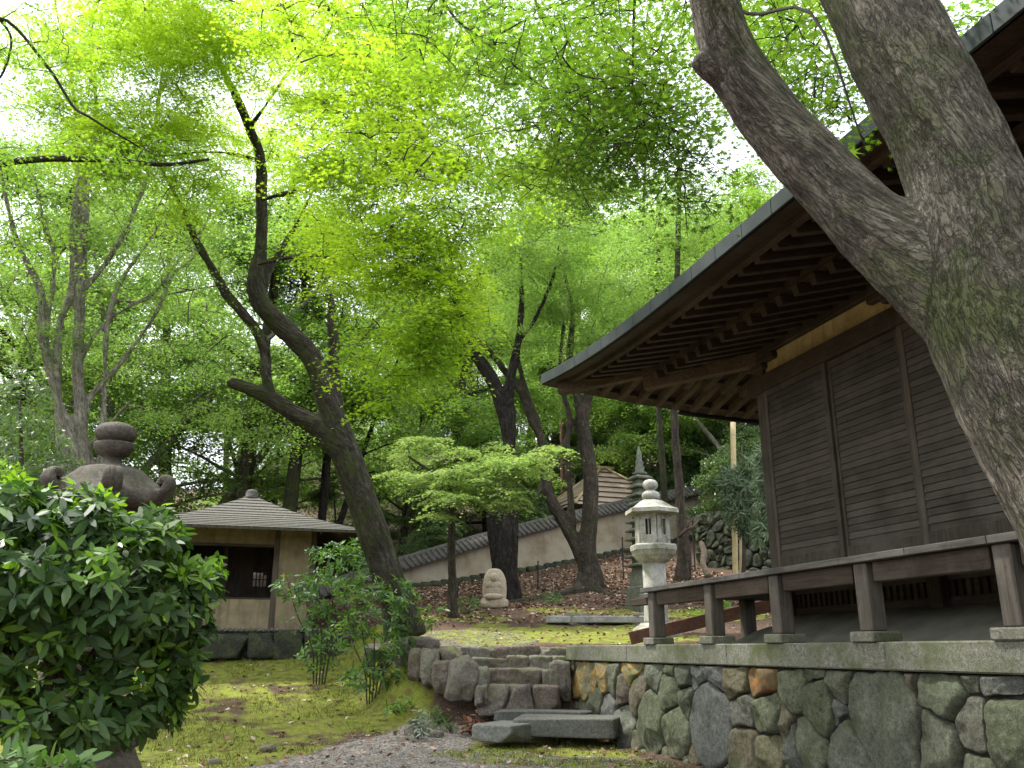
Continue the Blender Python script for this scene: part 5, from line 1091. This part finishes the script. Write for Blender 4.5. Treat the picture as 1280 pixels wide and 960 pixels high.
# ------------------------------------------------------------ forked tree on the leafy bank
D = 26.3; g = G(736, D)
tree("forked_tree", "brown trunk forking low into a leaning left limb on the leaf covered bank", g, [[(g[0], g[1], g[2] - .3, .6)] + lp([(737, 718, 40), (733, 690, 32), (737, 650, 26), (738, 600, 24), (733, 560, 23), (728, 520, 22), (740, 480, 14), (748, 420, 9)], D, .8),
     [(*(G(x, d) + np.array([0, 0, -.02])), r) for x, d, r in ((734, 26.2, .30), (712, 25.6, .17), (685, 25.1, .12), (650, 24.6, .10), (615, 24.2, .07), (585, 24.0, .04))], [(*(G(x, d) + np.array([0, 0, -.03])), r) for x, d, r in ((738, 26.2, .30), (755, 25.6, .16), (768, 25.2, .10), (785, 24.9, .05))],
     lp([(728, 700, 22), (712, 665, 20), (697, 640, 20), (684, 610, 19), (677, 552, 15), (665, 525, 15), (650, 487, 14), (630, 462, 12), (600, 427, 9), (565, 402, 6)], D, .8), lp([(716, 660, 12), (713, 620, 12), (709, 560, 11), (712, 520, 10), (700, 470, 8), (705, 400, 6)], D, .8),
     lp([(677, 560, 11), (672, 530, 11), (655, 480, 10), (640, 430, 8), (605, 387, 5), (600, 340, 3)], D, .8), lp([(728, 530, 15), (722, 500, 14), (712, 450, 12), (716, 390, 9), (705, 330, 6), (715, 270, 4)], D, .8)],
     'brown', blob_sprays([(640, 400, 26, 60, 40, 2, 14, .8), (700, 360, 26, 60, 40, 2, 16, .8), (760, 400, 26, 60, 40, 2, 14, .8), (720, 310, 26, 70, 30, 2, 12, .8), (780, 360, 26, 50, 25, 2, 10, .7), (720, 440, 26, 50, 25, 2, 8, .7)]), 'mid', MAPLE5, .08, 165, 58, remesh=(.05, .02, 5, .2), fine=False)
# ------------------------------------------------------------ slim trunks behind the pale lantern
D = 27.5; g = G(856, D)
tree("slim_tree", "slim straight grey trunk rising just right of the pale lantern", g, [[(g[0], g[1], g[2] - .2, .30)] + lp([(855, 690, 22), (851, 640, 16), (847, 580, 14), (843, 515, 13), (845, 400, 11), (850, 200, 8)], D, .8)], 'brown', blob_sprays([(850, 260, 27.5, 80, 60, 2, 22, .8), (880, 330, 28, 60, 40, 2, 10, .8)]), 'mid', MAPLE5, .08, 160, 61, fine=False)
D = 33; g = G(832, D)
tree("slim_tree", "slimmer darker trunk beyond the wall, seen between pagoda spire and the lantern", g, [[(g[0], g[1], g[2] - .2, .25)] + lp([(831, 640, 12), (828, 580, 11), (824, 520, 10), (820, 400, 8), (825, 250, 6)], D, .8)], 'dark', blob_sprays([(820, 300, 33, 60, 60, 2, 20, .9)]), 'mid', MAPLE3, .14, 60, 62, fine=False)
D = 41; g = G(707, D)
tree("cedar_tree", "straight reddish cedar trunk behind the earthen wall, left of the bark roofed hut", g, [[(g[0], g[1], g[2] - .2, .42)] + lp([(706, 640, 17), (706, 580, 16), (705, 500, 15), (706, 400, 12), (708, 200, 7)], D, .8)], 'red', blob_sprays([(706, 220, 41, 60, 90, 2.5, 30, 1.0)]), 'dark', MAPLE3, .16, 60, 63, fine=False)
# ------------------------------------------------------------ wood behind: a few grown kinds, copied with their trunks and crowns
def grow(seed, H, spread, kind):
    r = np.random.default_rng(seed); paths = []; sp = []
    nst = {'multi': 3, 'single': 1, 'ever': 1, 'high': 1, 'fork': 3}[kind]
    for s in range(nst):
        lean = r.normal(size=2)*(.10 if nst == 1 else .2); pts = []; r0 = (.20 if nst == 1 else .14)*H/10
        for i in range(7):
            f = i/6; pts.append((lean[0]*f*H + .25*math.sin(f*5 + seed + s)*f, lean[1]*f*H + .25*math.cos(f*4 + seed*2 + s)*f, f*H*.92 - .3*(i == 0), r0*(1.35 if i == 0 else 1)*(1 - .82*f)))
        paths.append(pts); T = catmull(pts, 6)
        nl = int({'multi': 8, 'single': 16, 'ever': 17, 'high': 13, 'fork': 6}[kind])
        for k in range(nl):
            f = r.uniform({'ever': .08, 'high': .36, 'fork': .38}.get(kind, .16), .95); b = T[int(f*(len(T) - 1))]; an = k*2.4 + r.uniform(-.5, .5); L = spread*(1.1 - .65*f)*r.uniform(.6, 1.1)
            up = .45 if kind != 'ever' else .1
            q = [(b[0] + L*t*math.cos(an + .3*t), b[1] + L*t*math.sin(an + .3*t), b[2] + L*(up*t - .22*t*t), max(.012, b[3]*.5*(1 - .85*t))) for t in (0, .33, .66, 1)]; paths.append(q)
            for t in (.45, .7, .9, 1.05):
                for _ in range(2 if kind != 'ever' else 3):
                    sp.append((b[0] + L*t*math.cos(an + .3*t) + r.normal()*.35, b[1] + L*t*math.sin(an + .3*t) + r.normal()*.35, b[2] + L*(up*t - .22*t*t) + r.normal()*.25 + .1, r.uniform(.55, 1.0)*H/10))
        for _ in range(8): sp.append((T[-1][0] + r.normal()*.6, T[-1][1] + r.normal()*.6, T[-1][2] + r.normal()*.4, r.uniform(.5, .9)*H/10))
    return paths, sp
KINDS = {}
def make_kind(key, seed, H, spread, kind, bark, leafkey, tmpl, leaf, n_per, tilt, droop):
    paths, sp = grow(seed, H, spread, kind); KINDS[key] = dict(a=(paths, bark, sp, leafkey, tmpl, leaf, n_per, seed, tilt, droop), first=None)
make_kind('m1', 1, 14, 4.6, 'single', 'brown', 'mid', MAPLE3, .11, 90, .45, .35)
make_kind('m2', 2, 15, 4.6, 'single', 'dark', 'green', MAPLE3, .11, 90, .45, .35)
make_kind('m3', 3, 12, 4.8, 'multi', 'pale', 'mid', MAPLE3, .11, 65, .45, .35)
make_kind('m4', 12, 14, 4.6, 'high', 'dark', 'mid', MAPLE3, .11, 70, .45, .35)
make_kind('m5', 17, 12, 4.6, 'fork', 'black', 'mid', MAPLE3, .11, 60, .45, .35)
make_kind('p1', 4, 9, 4.6, 'multi', 'brown', 'pale', MAPLE3, .11, 80, .35, .30)
make_kind('e1', 5, 10, 3.0, 'ever', 'dark', 'dark', DIAM, .13, 120, .8, .30)
def plant(key, px_, D, scale, rz, label, group, name="maple_tree", sink=0):
    k = KINDS[key]; p = P(px_, 700, D); loc = (p[0], p[1], gz(p[0], p[1]) - sink)
    if k['first'] is None:
        paths, bark, sp, leafkey, tmpl, leaf, n_per, seed, tilt, droop = k['a']
        t = tree(name, label, (0, 0, 0), paths, bark, sp, leafkey, tmpl, leaf, n_per, seed, group, twigs=True, fine=False, r0=.02, tilt=tilt, droop=droop); k['first'] = t
    else:
        t = k['first'].copy(); C.objects.link(t); t.name = name; t["label"] = label; t["group"] = group
        for ch in k['first'].children: c = ch.copy(); C.objects.link(c); c.parent = t
    t.location = loc; t.rotation_euler = (0, 0, rz); t.scale = (scale,)*3
    return t
def wood():
    r = np.random.default_rng(21)
    rows = [   # key, photo x, distance, scale
     ('m4', 285, 30, .95), ('m3', 180, 33, 1.0), ('m4', 355, 28.5, .85), ('m3', 30, 31, 1.0), ('m4', -40, 34, 1.0), ('p1', 90, 38, 1.0), ('m4', 215, 37, 1.0), ('p1', 340, 40, .95), ('m5', 395, 30, .75),
     ('p1', 500, 38, 1.0), ('m1', 560, 37, 1.05), ('m3', 640, 40, 1.0), ('m2', 735, 47, 1.2), ('m1', 800, 40, 1.0), ('p1', 860, 42, 1.1), ('m2', 925, 39, 1.05), ('m3', 985, 36, .9), ('m1', 690, 47, 1.1),
     ('m2', 20, 46, 1.0), ('m3', 280, 48, 1.0), ('m1', 510, 48, 1.15), ('p1', 600, 50, 1.15), ('m2', 700, 56, 1.45), ('m3', 790, 54, 1.55), ('m1', 880, 54, 1.5), ('m2', 960, 50, 1.3), ('m1', 1050, 46, 1.0), ('p1', 1100, 56, 1.2),
     ('m3', 470, 62, 1.25), ('m2', 580, 64, 1.3), ('m1', 660, 68, 1.6), ('m2', 760, 70, 1.7), ('p1', 840, 68, 1.7), ('m1', 930, 66, 1.6), ('m3', 1010, 64, 1.2), ('m2', 1120, 70, 1.3)]
    zone = lambda x, D: ("tall slender maple in the wood behind the tea pavilion", "maples behind the tea pavilion") if x < 430 else (("green maple on the wooded slope right above the earthen wall", "maples just above the earthen wall") if D < 50 else ("distant tall maple high on the wooded slope behind the wall", "distant maples on the slope"))
    for key, x, D, s in rows:
        l, g = zone(x, D)
        if x < 430 and D > 43: l, g = "distant tall maple at the back of the wood, left side", "distant maples at left"
        if key == 'p1': l = l.replace("green maple", "pale layered maple").replace("slender maple", "pale layered maple").replace("tall maple", "pale layered maple"); g = "pale " + g
        plant(key, x, D, s * (1.2 if x < 430 else 1.0) * r.uniform(.92, 1.1), r.uniform(0, 6.28), l, g)
    for x, D, s in ((-20, 27, .5), (60, 33, .5), (255, 36, .35), (420, 33, .4), (480, 37, .45), (545, 33, .4), (520, 45, 1.0), (610, 42, .8), (660, 36, .45), (770, 44, .7), (830, 38, .55), (890, 40, .75), (915, 41, .6), (960, 34, .8), (1000, 42, 1.0), (860, 50, 1.0), (720, 52, 1.0), (150, 42, .45), (940, 46, 1.0)):
        plant('e1', x, D, s * r.uniform(.9, 1.1), r.uniform(0, 6.28), "dark glossy evergreen filling the shade between the trunks beyond the wall" if x > 430 else "dark glossy evergreen under the trees behind the tea pavilion", "dark evergreens beyond the wall" if x > 430 else "dark evergreens at left", "evergreen_tree", .3)
wood()
# ============================================================ shrubs and small plants
LF['shrub'] = leaf_mat("glossy_dark_leaves", [(.018, .042, .012), (.04, .085, .02), (.085, .14, .034)], [(.05, .13, .015), (.09, .21, .02), (.14, .28, .03)], .28, .5, .35)
LF['young'] = leaf_mat("young_lime_leaves", [(.07, .15, .016), (.11, .21, .02), (.16, .27, .03)], [(.16, .36, .014), (.25, .48, .02), (.34, .56, .03)], .42, .35, .45)
LF['camellia'] = leaf_mat("camellia_leaves", [(.035, .08, .022), (.06, .125, .03), (.10, .18, .045)], [(.07, .18, .02), (.11, .26, .03), (.18, .34, .04)], .28, .48, .4)
LF['silver'] = leaf_mat("silvery_leaves", [(.16, .20, .13), (.24, .28, .20), (.32, .36, .28)], [(.14, .20, .10), (.2, .26, .14), (.25, .3, .2)], .25, .6)
LF['fern'] = leaf_mat("fern_leaves", [(.06, .13, .03), (.10, .19, .05), (.15, .25, .08)], [(.10, .25, .03), (.16, .34, .05), (.22, .4, .08)], .35, .5)
LF['rust'] = leaf_mat("dead_fern", [(.09, .035, .02), (.16, .07, .04), (.22, .11, .06)], [(.10, .04, .02), (.15, .06, .03), (.2, .09, .05)], .2, .7)
def whorls(cs, axis, nleaf, size, r, tmpl=OVAL, spread=.9, droop=.15):
    n = len(cs); k = nleaf; ax = axis/(np.linalg.norm(axis, axis=1)[:, None] + 1e-9)
    u = np.cross(ax, r.normal(size=(n, 3))); u /= np.linalg.norm(u, axis=1)[:, None]; v = np.cross(ax, u); Ps = []; Ns = []; Ys = []; Ss = []
    for j in range(k):
        th = 2*math.pi*j/k + r.uniform(-.3, .3, n); el = r.uniform(.05, .75, n)*(1 if j % 2 else .6)
        d = (np.cos(th)[:, None]*u + np.sin(th)[:, None]*v)*spread + ax*el[:, None] - np.array([0, 0, 1.])*droop*r.uniform(0, 2, n)[:, None]; d /= np.linalg.norm(d, axis=1)[:, None]
        nn = ax + r.normal(size=(n, 3))*.42; Ps.append(cs + d*size*.08 - ax*(.03*j/k)); Ns.append(nn); Ys.append(d); Ss.append(size*r.uniform(.45, 1.25, n))
    return leaf_arrays(np.concatenate(Ps), np.concatenate(Ns), np.concatenate(Ss), tmpl, np.concatenate(Ys), r)
def shell(blobs, r, inner=.55):
    out = []; ax = []
    for (x, y, D, w_, h_, dep, n) in blobs:
        c = P(x, y, D)
        for _ in range(n):
            q = r.normal(size=3); q /= np.linalg.norm(q); q *= r.uniform(inner, 1.0)**.6
            p = P(x + q[0]*w_, y + q[1]*h_, D + q[2]*dep); out.append(p); ax.append((p - c)/(np.linalg.norm(p - c) + 1e-6) + np.array([0, 0, .75]) + r.normal(size=3)*.2)
    return np.array(out), np.array(ax)
def shrub(name, label, base, stems, cs, axs, key, nleaf, size, seed, young=0, cat="shrub", r0=.008, spread=.9, stem_mat=None, ykey='young', group=None, tmpl=OVAL):
    r = np.random.default_rng(seed); t = thing(name, base, label, cat, group); mb = MB()
    for s in stems: k = catmull(s, 6); mb.tube(k[:, :3], k[:, 3], 7)
    nodes = np.concatenate([catmull(s, 6)[4:, :3] for s in stems]); sub = cs[r.permutation(len(cs))[:max(20, len(cs)//3)]]
    tw = connect(nodes, [(*c, .05) for c in sub], r, r0*.5, .02, fine=False); mb.V += tw.V; mb.F += [tuple(i + mb.n for i in f) for f in tw.F]; mb.n += tw.n
    mb.build("stems", stem_mat or TWIG, t, True)
    m = r.uniform(size=len(cs)) < young
    V, F = whorls(cs[~m], axs[~m], nleaf, size, r, tmpl, spread); obj("foliage", V, F, LF[key], t)
    if m.any(): V, F = whorls(cs[m] + axs[m]*.02, axs[m], max(4, nleaf - 2), size*.85, r, tmpl, spread*.8); obj("young_foliage", V, F, LF[ykey], t)
    return t
def plants():
    r = np.random.default_rng(17)
    # glossy shrub in the left foreground
    D = 5.4; bl = [(40, 715, 5.4, 110, 95, .55, 210), (140, 735, 5.4, 95, 100, .55, 210), (205, 765, 5.5, 62, 62, .35, 95), (165, 850, 5.5, 55, 55, .35, 80), (15, 640, 5.5, 60, 42, .35, 70), (95, 648, 5.4, 70, 36, .35, 80), (190, 668, 5.5, 45, 32, .3, 52), (245, 722, 5.5, 34, 26, .22, 32), (190, 890, 5.5, 34, 30, .22, 30), (225, 835, 5.5, 30, 40, .22, 30), (-60, 740, 5.3, 80, 110, .5, 90), (20, 810, 5.4, 90, 40, .45, 90), (70, 860, 5.5, 70, 30, .4, 40), (-10, 880, 5.5, 50, 40, .4, 40), (60, 900, 5.2, 80, 26, .3, 46), (120, 905, 5.3, 60, 26, .3, 36)]
    cs, ax = shell(bl, r); g = G(70, D); st = []
    for (x0, xm, ym, x1, y1, w_) in ((20, 60, 860, 110, 720, 20), (50, 75, 850, 70, 700, 16), (90, 105, 850, 160, 730, 18), (10, 25, 860, 10, 700, 15), (70, 120, 870, 200, 780, 12), (60, 30, 850, -40, 740, 14), (80, 140, 880, 185, 870, 9)):
        b = P(x0, 1060, D); b[2] = gz(b[0], b[1]) - .05; st.append([(*b, w_*.8/2*D/1125), (*P((x0 + xm)/2, 960, D), w_*.7/2*D/1125), (*P(xm, ym, D), w_*.6/2*D/1125), (*P((xm + x1)/2, (ym + y1)/2, D), w_*.4/2*D/1125), (*P(x1, y1, D), w_*.2/2*D/1125)])
    shrub("broadleaf_shrub", "large glossy dark leaved shrub filling the left foreground before the dark lantern", g, st, cs, ax, 'shrub', 9, .108, 3, young=.36, r0=.006)
    # sprout in the corner
    cs, ax = shell([(25, 952, 4.3, 60, 16, .2, 20), (85, 955, 4.4, 30, 12, .15, 9)], r); b = G(40, 4.3)
    shrub("seedling_shrub", "low leafy sprout cut off by the bottom left corner", b, [[(*b, .012), (*P(35, 1050, 4.3), .01), (*P(40, 955, 4.3), .006)], [(*b, .012), (*P(70, 1040, 4.35), .01), (*P(88, 960, 4.4), .005)]], cs, ax, 'camellia', 7, .085, 4)
    # two shrubs before the pavilion
    D = 18.6; g = G(402, D); cs, ax = shell([(400, 738, 18.4, 52, 28, .7, 80), (370, 735, 18.4, 32, 18, .5, 45), (425, 705, 18.5, 40, 30, .6, 70), (440, 690, 18.4, 26, 16, .3, 30), (400, 690, 18.5, 18, 10, .2, 12), (398, 820, 18.6, 28, 18, .35, 40), (415, 785, 18.3, 46, 24, .5, 36), (385, 770, 18.4, 36, 18, .5, 16)], r)
    st = [[(g[0] + .05*i, g[1], g[2] - .05, .016), (*P(402 + i*6, 810, D), .015), (*P(400 + i*14, 770, D), .012), (*P(398 + i*20, 720, D), .006)] for i in (-2, -1, 0, 1, 2)]
    shrub("camellia_shrub", "airy glossy evergreen shrub on thin bare stems, in front of the tea pavilion's right corner", g, st, cs, ax, 'camellia', 6, .13, 5, young=.12)
    D = 16.5; g = G(468, D); cs, ax = shell([(470, 765, 16.4, 48, 36, .6, 70), (500, 745, 16.4, 30, 22, .4, 40), (440, 790, 16.4, 30, 22, .4, 28), (535, 770, 16.5, 18, 12, .2, 12), (450, 735, 16.5, 36, 20, .5, 40), (482, 832, 16.4, 34, 22, .4, 44), (452, 848, 16.4, 32, 16, .4, 36), (470, 805, 16.3, 46, 22, .5, 28), (552, 762, 16.5, 5, 4, .1, 3), (500, 800, 16.4, 26, 18, .3, 26)], r)
    st = [[(g[0] + .04*i, g[1], g[2] - .05, .013), (*P(468 + i*6, 840, D), .012), (*P(468 + i*14, 800, D), .010), (*P(472 + i*20, 745, D), .005)] for i in (-2, -1, 0, 1, 2)]
    shrub("camellia_shrub", "brighter leafy young shrub of thin upright stems on the moss before the leaning maple", g, st, cs, ax, 'camellia', 6, .135, 6, young=.38)
    # evergreens behind the dark lantern
    D = 14.5; g = G(30, D); cs, ax = shell([(35, 560, D, 62, 40, .9, 200), (20, 500, D, 50, 45, .9, 160), (75, 590, D, 40, 25, .6, 80), (10, 610, D, 50, 30, .7, 80)], r)
    shrub("holly_shrub", "small leaved dark glossy shrub at the left edge behind the dark lantern", g, [[(*g, .05), (*P(30, 700, D), .045), (*P(28, 600, D), .035), (*P(25, 500, D), .015)], [(*g, .04), (*P(45, 690, D), .04), (*P(60, 590, D), .02)]], cs, ax, 'dark', 7, .085, 7, young=.06)
    cs, ax = shell([(10, 590, 13, 26, 12, .3, 40)], r); g = G(5, 13)
    shrub("golden_shrub", "yellow green tip of a clipped shrub at the left edge above the glossy shrub", g, [[(*g, .03), (*P(8, 700, 13), .025), (*P(10, 600, 13), .01)]], cs, ax, 'young', 8, .07, 8)
    # conifers past the hall corner
    for (bl, key, gx, D, lab, sd_) in (([(925, 622, 23.5, 24, 40, .8, 150), (912, 600, 23.5, 14, 20, .5, 40), (940, 590, 23.5, 20, 22, .5, 60), (935, 660, 23.5, 14, 14, .4, 30)], 'conifer', 930, 23.5, "drooping grey green conifer sprays crossing the bamboo poles", 9),
                                       ([(965, 590, 22.0, 26, 38, .7, 150), (968, 640, 22.0, 24, 38, .6, 140), (955, 665, 21.8, 12, 18, .4, 30)], 'conifer', 972, 22.0, "brighter green conifer partly hidden by the hall's corner post", 10)):
        cs, ax = shell(bl, r, .2); ax = ax*np.array([1, 1, .2]) + np.array([0, 0, .2]); g = G(gx, D)
        shrub("conifer_shrub", lab, g, [[(*g, .06), (*P(gx, 690, D), .05), (*P(gx - 4, 620, D), .03), (*P(gx - 2, 560, D), .012)]], cs, ax, key, 16, .26, sd_, cat="conifer", tmpl=NEEDLE, spread=.75)
    # little plants on the lower ground
    def tuft(name, x, y, D, w_, h_, n, key, size, lab, seed, nl=6, tm=OVAL, cat="plant"):
        g = G(x, D); q = np.stack([r.normal(size=n)*w_*.5, r.normal(size=n)*w_*.5, np.abs(r.uniform(.15, 1, n))*h_], 1); cs = g + q; ax = q*np.array([2, 2, 0]) + np.array([0, 0, h_*1.4])
        shrub(name, lab, g, [[(g[0], g[1], g[2] - .03, .006), (*(g + q[i]*(.5, .5, .6)), .005), (*(g + q[i]), .003)] for i in range(min(n, 8))], cs, ax, key, nl, size, seed, cat=cat, r0=.004, tmpl=tm, spread=.8)
    tuft("small_plant", 526, 905, 14.6, .22, .42, 26, 'silver', .11, "small silvery grey leaved plant standing on the gravel edge", 21)
    tuft("dead_fern", 592, 885, 15.0, .14, .32, 12, 'rust', .16, "small rust brown withered plant at the left end of the step stones", 22, 5)
    tuft("fern", 548, 872, 15.4, .22, .26, 16, 'fern', .17, "low green fern at the foot of the edging stones, left of the withered plant", 23, 7, NEEDLE)
    tuft("fern", 566, 868, 15.2, .12, .2, 9, 'fern', .14, "tiny green fern tucked under the biggest edging stone", 24, 7, NEEDLE)
    tuft("small_plant", 500, 878, 15.8, .25, .3, 16, 'young', .10, "low bright seedling on the moss right of the upright young shrub", 25)
    tuft("small_plant", 650, 846, 15.6, .08, .12, 5, 'young', .08, "tiny weed growing between the step stones", 26)
    tuft("fern", 584, 738, 22.2, .4, .35, 18, 'fern', .2, "green fern clump on the bank left of the statue", 27, 7, NEEDLE)
    tuft("fern", 690, 742, 24.0, .5, .25, 18, 'fern', .18, "spreading dark fern on the bank below the forked tree", 28, 7, NEEDLE)
    tuft("small_plant", 876, 755, 20.0, .2, .4, 14, 'young', .12, "bright green seedling glimpsed between the veranda posts", 29)
    tuft("small_plant", 905, 714, 22.5, .3, .22, 14, 'young', .12, "low bright green plant just over the veranda edge by the bamboo", 30)
plants()
# ============================================================ fallen leaves, moss tufts and grit (nobody could count them)
def litter():
    r = np.random.default_rng(29); mats = [plain("fallen_leaf_brown", (.20, .115, .07), .8, 0, .3, .4, 40), plain("fallen_leaf_pale", (.42, .33, .25), .8, 0, .3, .3, 40)]
    for name, n, m, lab in (("brown_fallen_leaves", 24000, mats[0], "brown fallen leaves scattered over the ground"), ("pale_fallen_leaves", 9000, mats[1], "pale dry fallen leaves scattered over the ground")):
        X = r.uniform(-4, 14, n*3); Y = r.uniform(9, 33, n*3); D = np.hypot(X, Y); nz = fbm(np.stack([X, Y, X*0], 1)*.6, 3, 4)
        keep = ((D > 20.5) & (r.uniform(size=n*3) < (.8 + nz)*np.where(D < 23.6, .30, 1.0))) | (r.uniform(size=n*3) < .06 + .10*np.clip(nz, 0, 1)); keep &= ~((X > 5.4) & (Y < 15.4)); X, Y = X[keep][:n], Y[keep][:n]
        pos = np.stack([X, Y, ground_z(X, Y) + r.uniform(.012, .03, len(X))], 1); nn = r.normal(size=(len(X), 3))*.35; nn[:, 2] += 1
        V, F = leaf_arrays(pos, nn, r.uniform(.5, 1.2, len(X))*.10, MAPLE3 if r.uniform() < 2 else DIAM, None, r)
        tag(obj(name, V, F, m), lab, "fallen leaves", kind="stuff")
    n = 26000; X = r.uniform(-2.2, 5.4, n); Y = r.uniform(10, 20.5, n); P3 = np.stack([X, Y, X*0], 1)
    k = (pdist(X, Y, GRAVEL) + .3*fbm(P3*1.1, 4, 21) < -.05) | (pdist(X, Y, MOSS2) > .1); k &= fbm(P3*1.6, 3, 44) > -.12; k &= ~((np.hypot(X, Y) > 15) & (X > 2.6)); X, Y = X[k], Y[k]
    pos = np.stack([X, Y, ground_z(X, Y)], 1); nn = r.normal(size=(len(X), 3)); nn[:, 2] *= .3; yd = r.normal(size=(len(X), 3))*.5; yd[:, 2] = 1
    V, F = leaf_arrays(pos, nn, r.uniform(.025, .07, len(X)), np.array([(-.12, 0, 0), (.12, 0, 0), (.05, .6, .1), (0, 1, .25)]), yd, r)
    tag(obj("moss_tufts", V, F, leaf_mat("moss_blades", [(.06, .08, .016), (.13, .16, .026), (.22, .25, .045)], [(.08, .12, .01), (.13, .18, .02), (.2, .24, .03)], .3, .8, .1)), "short moss and grass blades over the lower ground", "moss", kind="stuff")
    n = 9000; X = r.uniform(-1, 5.4, n*2); Y = r.uniform(9, 18.8, n*2); d = np.maximum(pdist(X, Y, GRAVEL), pdist(X, Y, TGRAVEL) - .0) + r.normal(size=n*2)*.12; k = d > 0; X, Y = X[k][:n], Y[k][:n]
    B, Fb = _CS[3]; B = B/np.linalg.norm(B, axis=1)[:, None]; B = B[::1]; sz = r.uniform(.006, .02, len(X)); pos = np.stack([X, Y, ground_z(X, Y) + .004], 1); A = r.uniform(.6, 1.3, (len(X), 1, 3))
    oct_ = np.array([(1, 0, 0), (0, 1, 0), (-1, 0, 0), (0, -1, 0), (0, 0, .8), (0, 0, -.8)]); V = (pos[:, None] + oct_[None]*A*sz[:, None, None]).reshape(-1, 3); fo = np.array([(0, 1, 4), (1, 2, 4), (2, 3, 4), (3, 0, 4), (1, 0, 5), (2, 1, 5), (3, 2, 5), (0, 3, 5)])
    F = (np.arange(len(X))[:, None, None]*6 + fo[None]).reshape(-1, 3); tag(obj("gravel", V, F, stone_mat("gravel_stone", [(.16, .145, .13), (.3, .28, .26), (.46, .44, .41)], mossamt=.0, sc_=40, perobj=False)), "loose grey gravel on the path and terrace", "gravel", kind="stuff")
litter()
